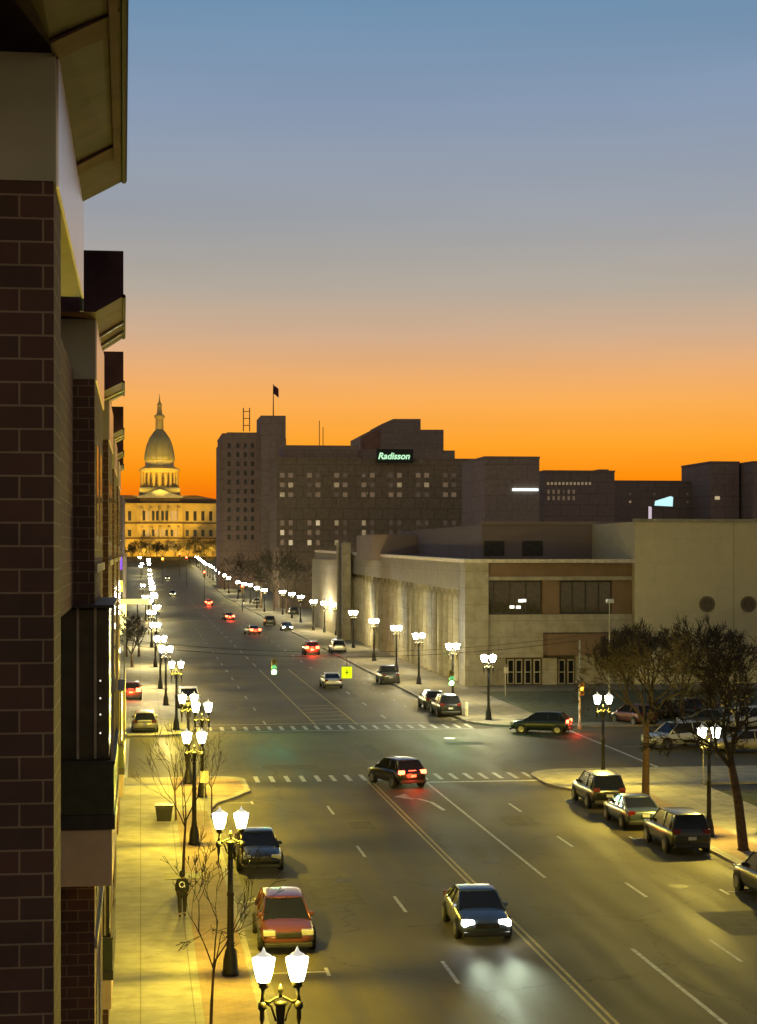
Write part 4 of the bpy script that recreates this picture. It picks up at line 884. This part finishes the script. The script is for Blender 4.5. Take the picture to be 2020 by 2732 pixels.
# ------------------------------------------------------------------ trees
M_BARK = mat('bark', (.085, .050, .028), .95, var=.35, scale=6, bump=.5)
M_TWIG = mat('twigs', (.036, .028, .018), .95, var=.3, scale=3)
def tree(x, y, z, h, tr, label, spread=.5, levels=5, lean=(0, 0), trunk_f=.4, seed=1, nbr=3, group=None, name='bare_tree', up=.25, twr=.008):
    rnd = random.Random(seed); t = empty(name, label, 'tree', (x, y, z), 0, group)
    T = MB(); B = MB(); th = h * trunk_f
    top = Vector((lean[0], lean[1], th)); mid = Vector((lean[0] * .35, lean[1] * .35, th * .5))
    T.tube([(0, 0, -.05), (0, 0, .12), tuple(mid), tuple(top)], [tr * 1.5, tr * 1.05, tr * .9, tr * .72], 9)
    T.build('trunk', M_BARK, t, smooth=True)
    def grow(p, d, L, r, lv):
        d1 = (d + Vector((rnd.uniform(-1, 1), rnd.uniform(-1, 1), rnd.uniform(-.3, .6))) * .16).normalized()
        m = p + d * L * .5; e = m + d1 * L * .5
        B.tube([tuple(p), tuple(m), tuple(e)], [r, r * .8, max(twr, r * .6)], 5 if lv > 3 else 3, caps=False)
        if lv == 0: return
        k = nbr if lv > 1 else nbr + 1
        for i in range(k):
            a = rnd.uniform(0, 2 * PI); sp = spread * rnd.uniform(.55, 1.35)
            side = d1.orthogonal().normalized(); side = Matrix.Rotation(a, 3, d1) @ side
            nd_ = (d1 + side * sp + Vector((0, 0, up * rnd.uniform(0, 1)))).normalized()
            st = m.lerp(e, rnd.uniform(.2, 1)) if i else e
            grow(st, nd_, L * rnd.uniform(.62, .85), max(twr, r * rnd.uniform(.5, .66)), lv - 1)
    nb = 4
    L0 = (h - th) * .40
    for i in range(nb):
        a = 2 * PI * i / nb + rnd.uniform(-.4, .4); s_ = rnd.uniform(.35, .9) * spread * 1.6
        grow(top if i < 2 else mid.lerp(top, rnd.uniform(.7, .95)), Vector((math.cos(a) * s_, math.sin(a) * s_, 1)).normalized(), L0, tr * .5, levels)
    B.build('crown', M_TWIG, t)
    return t
YT = 'young bare trees in the left pavement'
tree(1.8, 47, .13, 4.9, .045, 'young bare tree nearest us on the left pavement, its trunk cut by the bottom edge', .62, 5, (.1, 0), .45, 3, 2, YT, twr=.009)
x, y = G(400, 1912); tree(x, y, .13, 5.0, .06, 'slender bare tree directly above the walking person', .4, 4, (.1, 0), .42, 5, 2, YT, twr=.007)
x, y = G(384, 1795); tree(x, y, .13, 4.6, .05, 'bare young tree just behind the dark planter', .5, 4, (-.05, 0), .3, 8, 2, YT, twr=.008)
x, y = G(462, 1790); tree(x, y, .13, 4.2, .04, 'thin bare tree between the planter lamp and the brick corner', .45, 3, (0, 0), .35, 9, 2, YT, twr=.007)
BT = 'large bare trees on the right pavement'
x, y = G(1409, 1752, .13); tree(x, y, .13, 8.2, .20, 'large bare tree with a straight trunk behind the right parked cars', .60, 6, (.05, 0), .50, 21, 3, BT, up=.10, twr=.011)
x, y = G(1622, 1855, .13); tree(x, y, .13, 7.9, .22, 'large bare tree with a leaning trunk at the right edge', .66, 6, (-.55, .2), .52, 22, 3, BT, up=.10, twr=.011)
for i, (px, Yt, hh, sd) in enumerate(((1500, 128, 6.6, 31), (1580, 124, 7, 32), (1652, 126, 7, 33), (1440, 140, 6, 34))):
    tree(PX(px, Yt), Yt + 10, .13, hh, .2, ('dark bare tree behind the pale SUV', 'dark bare tree behind the lamp by the leaning tree', 'dark bare tree at the right edge before the tan wall', 'smaller dark bare tree behind the straight-trunked one')[i], .65, 5, (0, 0), .28, sd, 3, BT, up=.1, twr=.022)
FT = 'bare trees far down the street'
for i, (px, Yt, hh) in enumerate(((288, 205, 5.2), (303, 225, 4.6), (276, 225, 5), (570, 420, 12), (598, 400, 13), (625, 380, 12), (520, 520, 12))):
    tree(PX(px, Yt), Yt, .13, hh, .16, ('bare tree lit by shop lights near the left wall', 'bare tree behind the first lamps of the left row', 'bare tree left of the yellow canopy', 'bare tree before the foot of the stepped tower', 'bare tree right of the stepped tower foot', 'bare tree before the hotel\'s lowest windows', 'bare tree under the stepped tower\'s left corner')[i],
         .6, 4, (0, 0), .3, 50 + i, 3, FT, up=.15, twr=.035)
for i in range(16):
    px = 275 + 13.5 * i; Yt = 880 + (i % 3) * 6
    if 345 < px < 420 and i % 2: continue
    tree(PX(px, Yt), Yt, gz(Yt), 7 + (i * 37 % 4), .2, 'small bare tree in the line before the floodlit capitol', .6, 4, (0, 0), .25, 80 + i, 3, 'trees before the capitol', up=.15, twr=.06)

# ------------------------------------------------------------------ signals, span wire, signs
M_POLE = mat('galvanised_pole', (.40, .38, .30), .5, .4)
M_SIGY = mat('signal_yellow', (.30, .20, .03), .5)
pL = (*G(272, 1606, .13), ); pR = (*G(1265, 1592, .13),)
Yw_ = (pL[1] + pR[1]) / 2
def pole(x, y, h, label, z=.13):
    t = empty('signal_pole', label, 'pole', (x, y, z)); q = MB(); q.lathe([(.17, 0), (.17, .25), (.085, .3), (.06, h), (.01, h + .05)], n=10); q.build('post', M_POLE, t, smooth=True); return t
pole(pL[0], pL[1], 7.6, 'pale steel pole at the far left corner of the junction')
pr_ = pole(pR[0], pR[1], 6.5, 'steel signal pole on the far right corner behind the green sedan')
wz = lambda x: 6.6 - 1.05 * (1 - ((x - 15) / 16.5) ** 2)
def wy(x): return pL[1] + (pR[1] - pL[1]) * (x - pL[0]) / (pR[0] - pL[0])
def y_on(px):
    X = PX(px, Yw_)
    for _ in range(5): X = PX(px, wy(X))
    return X, wy(X)
q = MB(); q.tube([(x_, wy(x_), wz(x_)) for x_ in [pL[0] + (pR[0] - pL[0]) * k / 24 for k in range(25)]], .018, 4)
q.tube([(x_, wy(x_), wz(x_) + .35) for x_ in [pL[0] + (pR[0] - pL[0]) * k / 24 for k in range(25)]], .014, 4)
tag(q.build('span_wire', M_IRON), 'pair of thin wires strung across the junction carrying the signals', 'cable')
SG = [mat('lens_off', (.06, .02, .01), .4), mat('green_glow', (.3, 1, .7), .3, emit=(.40, 1, .70), estr=40), mat('amber_glow', (1, .6, .1), .3, emit=(1, .50, .03), estr=12), mat('red_glow', (1, .1, .05), .3, emit=(1, .08, .04), estr=14)]
def signal(x, y, ztop, on_, label, faceY=True, sc=1.0, strength=0, hang=None):
    t = empty('traffic_signal', label, 'traffic light', (x, y, ztop)); 
    q = MB(); q.box(-.19 * sc, .19 * sc, -.02, .22 * sc, -1.1 * sc, 0); q.build('housing', M_SIGY, t, bevel=.03)
    if hang: q = MB(); q.tube([(0, .1, 0.001), (0, .1, hang)], .025, 5); q.build('hanger', M_IRON, t)
    for k, nm in enumerate(('red', 'amber', 'green')):
        zc = -.19 * sc - .36 * sc * k
        q = MB(); q.tube([(0, -.045, zc), (0, -.03, zc)], .145 * sc, 14)
        l_ = q.build('lens', SG[{'red': 3, 'amber': 2, 'green': 1}[nm]] if nm == on_ else SG[0], t)
        q = MB(); vs = []
        for a in range(9):
            an_ = PI * a / 8
            for r, d in ((.16 * sc, -.02), (.175 * sc, -.02), (.175 * sc, -.25 * sc), (.16 * sc, -.25 * sc)): vs.append((r * math.cos(an_), d, zc + r * math.sin(an_)))
        q.add(vs, [(a * 4 + j, a * 4 + (j + 1) % 4, (a + 1) * 4 + (j + 1) % 4, (a + 1) * 4 + j) for a in range(8) for j in range(4)]); q.build('visor', M_PLASTIC, l_)
    if strength:
        li = bpy.data.lights.new('signal_light', 'POINT'); li.energy = strength; li.color = {'green': (.1, 1, .45), 'amber': (1, .5, .05), 'red': (1, .05, .02)}[on_]; li.shadow_soft_size = .1
        lo = bpy.data.objects.new('signal_light', li); COL.objects.link(lo); lo.parent = t; lo.location = (0, -.45, {'red': -.19, 'amber': -.55, 'green': -.91}[on_] * sc)
    return t
for px, py, lb in ((598, 1466, 'green traffic signal hanging over the left lanes'), (985, 1490, 'green traffic signal hanging over the right lanes by the kerb')):
    x, y = y_on(px); zc = PZ(py, px, y); zt = zc + .91
    signal(x, y, zt, 'green', lb, strength=420, hang=wz(x) - zt)
x, y = y_on(757); zt = PZ(1455, 757, y); e = empty('school_sign', 'square fluorescent yellow-green sign hanging between the two green signals', 'sign', (x, y, zt))
q = MB(); q.box(-.37, .37, 0, .04, -.82, 0); q.build('sign_face', mat('fluorescent_yellow', (.75, .95, .03), .5, emit=(.7, .95, 0), estr=.75), e, bevel=.01)
q = MB(); q.box(-.03, .03, -.012, -.002, -.60, -.22); q.lathe([(.001, -.2), (.06, -.15), (.001, -.1)], (0, -.03), 8); q.box(-.14, .14, -.012, -.002, -.42, -.36); q.build('sign_symbol', mat('symbol_black', (.02, .02, .02), .6), e)
q = MB(); q.tube([(0, .02, .001), (0, .02, wz(x) - zt)], .025, 5); q.build('hanger', M_IRON, e)
x, y = pR; signal(x + .1, y - .25, PZ(1487, 1268, y), 'amber', 'amber traffic signal on the far right corner pole', strength=70, sc=.9)
# far signals as red points
for px, py, Yv, col_, lb in ((446, 1253, 470, 'red', 'distant red traffic signal high over the left of the far lanes'), (529, 1284, 400, 'red', 'distant red signal beside the right lamp row'), (407, 1219, 600, 'red', 'tiny red signal just below the capitol lawn'), (392, 1211, 700, 'red', 'tiny red signal left of the centre of the far street'), (355, 1218, 640, 'amber', 'tiny yellow signal at the left of the far street')):
    zt = PZ(py, px, Yv) + .9; X_ = PX(px, Yv)
    t = signal(X_, Yv, zt, col_, lb, sc=2.0 if Yv > 500 else 1.6, strength=300)
    q = MB(); q.tube([(0, .3, .1), (0, .3, gz(Yv) - zt)], .08, 5); q.build('pole', M_IRON, t)
# bollard near far right corner
x, y = G(1018, 1562, .13); q = MB(); q.lathe([(.13, 0), (.13, 1.0), (.09, 1.1)], n=10); b_ = q.build('bollard', mat('cream_bollard', (.6, .55, .38), .6), loc=(x, y, .13)); tag(b_, 'short cream bollard on the corner right of the parked black SUV', 'bollard')
# planter / litter bin on the left pavement
x, y = G(358, 1790, .13); t = empty('planter', 'dark square planter box at the foot of the young tree', 'planter', (x, y, .13))
q = MB(); q.add([(-.33, -.33, 0), (.33, -.33, 0), (.33, .33, 0), (-.33, .33, 0), (-.42, -.42, .7), (.42, -.42, .7), (.42, .42, .7), (-.42, .42, .7)], [(3, 2, 1, 0), (4, 5, 6, 7), (0, 1, 5, 4), (1, 2, 6, 5), (2, 3, 7, 6), (3, 0, 4, 7)]); q.build('box', M_PLASTIC, t, bevel=.02)
q = MB(); q.box(-.45, .45, -.45, .45, .701, .78); q.build('rim', M_IRON, t, bevel=.02)
# sign on the post near the corner lamp, newspaper box
x, y = G(446, 1800, .13); t = empty('street_sign', 'small sign on a thin post next to the planter lamp', 'sign', (x, y, .13)); q = MB(); q.tube([(0, 0, 0), (0, 0, 2.6)], .03, 6); q.build('post', M_POLE, t); q = MB(); q.box(-.2, .2, -.04, -.02, 2.0, 2.55); q.build('sign_plate', mat('sign_white', (.5, .45, .38), .5), t)
x, y = G(1535, 1720, .0); t = empty('street_sign', 'pale sign post behind the lamp near the leaning tree', 'sign', (x, y, 0)); q = MB(); q.tube([(0, 0, 0), (0, 0, 2.9)], .035, 6); q.build('post', M_POLE, t); q = MB(); q.box(-.22, .22, -.045, -.025, 2.2, 2.9); q.build('sign_plate', MATS['sign_white'], t)
# entrance railing poles by the hall
for i, px in enumerate((1103, 1020)):
    x, y = G(px, 1520 if i == 0 else 1500, .13); t = empty('street_sign', ('thin pale sign post on the pavement before the hall doors', 'thin pale post at the hall corner')[i], 'sign', (x, y, .13)); q = MB(); q.tube([(0, 0, 0), (0, 0, 2.7), (.1, 0, 2.9)], .04, 6); q.build('post', M_POLE, t); q = MB(); q.box(-.15, .25, -.06, -.045, 2.1, 2.6); q.build('sign_plate', MATS['sign_white'], t)
# tall lot lamp above the hall front
x, y = G(1330, 1560, 0); t = empty('floodlight_pole', 'thin lot light with a tilted head before the hall\'s right window', 'lamp', (x, y, .13))
hz = PZ(1318, 1329, y) ; q = MB(); q.tube([(0, 0, 0), (0, 0, hz)], [.09, .05], 8); q.build('post', M_POLE, t)
q = MB(); q.box(-.28, .3, -.3, .1, hz - .05, hz + .28); q.build('lamp_head', mat('white_head', (.6, .62, .6), .5), t, bevel=.03)
# benches and tree grates, the grate shadow put into their dark iron colour
for i, (px, py) in enumerate(((462, 2234), (400, 1912))):
    x, y = (1.8, 47) if i == 0 else G(px, py, .13)
    q = MB(); q.box(-.75, .75, -.75, .75, 0, .012); o = q.build('tree_grate', mat('grate_iron_shaded', (.022, .020, .013), .7, bump=.4), loc=(x, y, .140)); tag(o, ('dark square grate round the nearest young tree', 'dark square grate under the tree above the walking person')[i], 'tree grate')
M_TRIMP = M_MULL
# ------------------------------------------------------------------ pedestrian
px_, py_ = G(398, 1999, .13)
pe = empty('person', 'person in dark jacket with pale round back mark, walking on the left pavement', 'person', (px_, py_, .137))
def skin(name, verts, edges, radii, m, parent, sub=2):
    me = bpy.data.meshes.new(name); me.from_pydata(verts, edges, []); o = bpy.data.objects.new(name, me); COL.objects.link(o); o.parent = parent
    sk = o.modifiers.new('skin', 'SKIN'); sk.use_smooth_shade = True
    for i, r in enumerate(radii):
        rr = r if isinstance(r, tuple) else (r, r); me.skin_vertices[0].data[i].radius = rr
    me.skin_vertices[0].data[0].use_root = True
    s = o.modifiers.new('sub', 'SUBSURF'); s.levels = sub; s.render_levels = sub
    me.materials.append(m); return o
M_SKIN = mat('skin', (.32, .19, .12), .6); M_JKT = mat('dark_jacket', (.016, .018, .014), .85, bump=.3, scale=15); M_TRS = mat('dark_trousers', (.022, .018, .012), .9, bump=.3, scale=15)
bv = [(0, 0, .95), (0, 0, 1.15), (0, .0, 1.38), (0, .0, 1.50), (0, .02, 1.60), (0, .04, 1.70),
      (.10, 0, .92), (.10, .12, .50), (.09, .02, .09), (.09, .16, .04),
      (-.10, 0, .92), (-.10, -.02, .50), (-.10, -.20, .12), (-.10, -.05, .04),
      (.16, 0, 1.40), (.215, -.05, 1.14), (.205, .08, .93), (.205, .13, .85),
      (-.16, 0, 1.40), (-.225, .0, 1.15), (-.215, .10, .93), (-.215, .14, .85)]
be = [(0, 1), (1, 2), (2, 3), (3, 4), (4, 5), (0, 6), (6, 7), (7, 8), (8, 9), (0, 10), (10, 11), (11, 12), (12, 13), (2, 14), (14, 15), (15, 16), (16, 17), (2, 18), (18, 19), (19, 20), (20, 21)]
br = [.13, .13, .15, .06, .085, .10, .09, .065, .045, .045, .09, .065, .045, .045, .07, .05, .036, .035, .07, .05, .036, .035]
body = skin('body', bv, be, br, M_SKIN, pe)
jv = [(0, 0, .90), (0, 0, 1.12), (0, 0, 1.38), (0, .0, 1.5), (.165, 0, 1.40), (.22, -.05, 1.14), (.21, .07, .96), (-.165, 0, 1.40), (-.23, .0, 1.15), (-.22, .09, .96)]
skin('jacket', jv, [(0, 1), (1, 2), (2, 3), (2, 4), (4, 5), (5, 6), (2, 7), (7, 8), (8, 9)], [(.19, .15), (.18, .15), (.19, .16), .08, .095, .07, .058, .095, .07, .058], M_JKT, pe)
skin('trousers', [(0, 0, .93), (.10, 0, .88), (.10, .12, .50), (.09, .03, .12), (-.10, 0, .88), (-.10, -.02, .50), (-.10, -.19, .14)], [(0, 1), (1, 2), (2, 3), (0, 4), (4, 5), (5, 6)], [.15, .115, .09, .07, .115, .09, .07], M_TRS, pe)
for s in (-1, 1):
    q = MB(); q.tube([(s * .095, -.08 if s > 0 else -.24, .05), (s * .095, .02 if s > 0 else -.14, .06), (s * .095, .2 if s > 0 else .0, .035)], [.045, .055, .03], 8); q.build('shoe', M_PLASTIC, pe, smooth=True)
q = MB(); q.lathe([(.07, 1.55), (.112, 1.62), (.118, 1.70), (.10, 1.78), (.04, 1.82)], (0, .0), 12); q.build('hair', mat('dark_hair', (.012, .010, .008), .8), pe, smooth=True)
for s in (-1, 1):                                             # five fingers on each hand, curled
    hx, hy, hz_ = (.205, .13, .85) if s > 0 else (-.215, .14, .85)
    for k in range(5):
        fy = hy - .035 + .02 * k if k < 4 else hy + .05; L = (.07, .085, .08, .06, .05)[k]
        q = MB(); q.tube([(hx, fy, hz_), (hx - s * .005, fy + .005, hz_ - L * .6), (hx - s * .03, fy + .01, hz_ - L)], [.010, .009, .007], 6); q.build('finger', M_SKIN, pe, smooth=True)
n = 24; q = MB(); vs = []
for k in range(n):
    a = 2 * PI * k / n
    for r, d in ((.078, -.178), (.115, -.178), (.115, -.150), (.078, -.150)): vs.append((-.02 + r * math.cos(a), d, 1.28 + r * math.sin(a) * 1.1))
q.add(vs, [(k * 4 + j, k * 4 + (j + 1) % 4, ((k + 1) % n) * 4 + (j + 1) % 4, ((k + 1) % n) * 4 + j) for k in range(n) for j in range(4)])
q.box(.08, .1, -.178, -.15, 1.16, 1.27); pe.scale = (.9, .9, .89); q.build('back_emblem', mat('reflective_mark', (.8, .8, .78), .4, emit=(.9, .9, .9), estr=.03), pe)
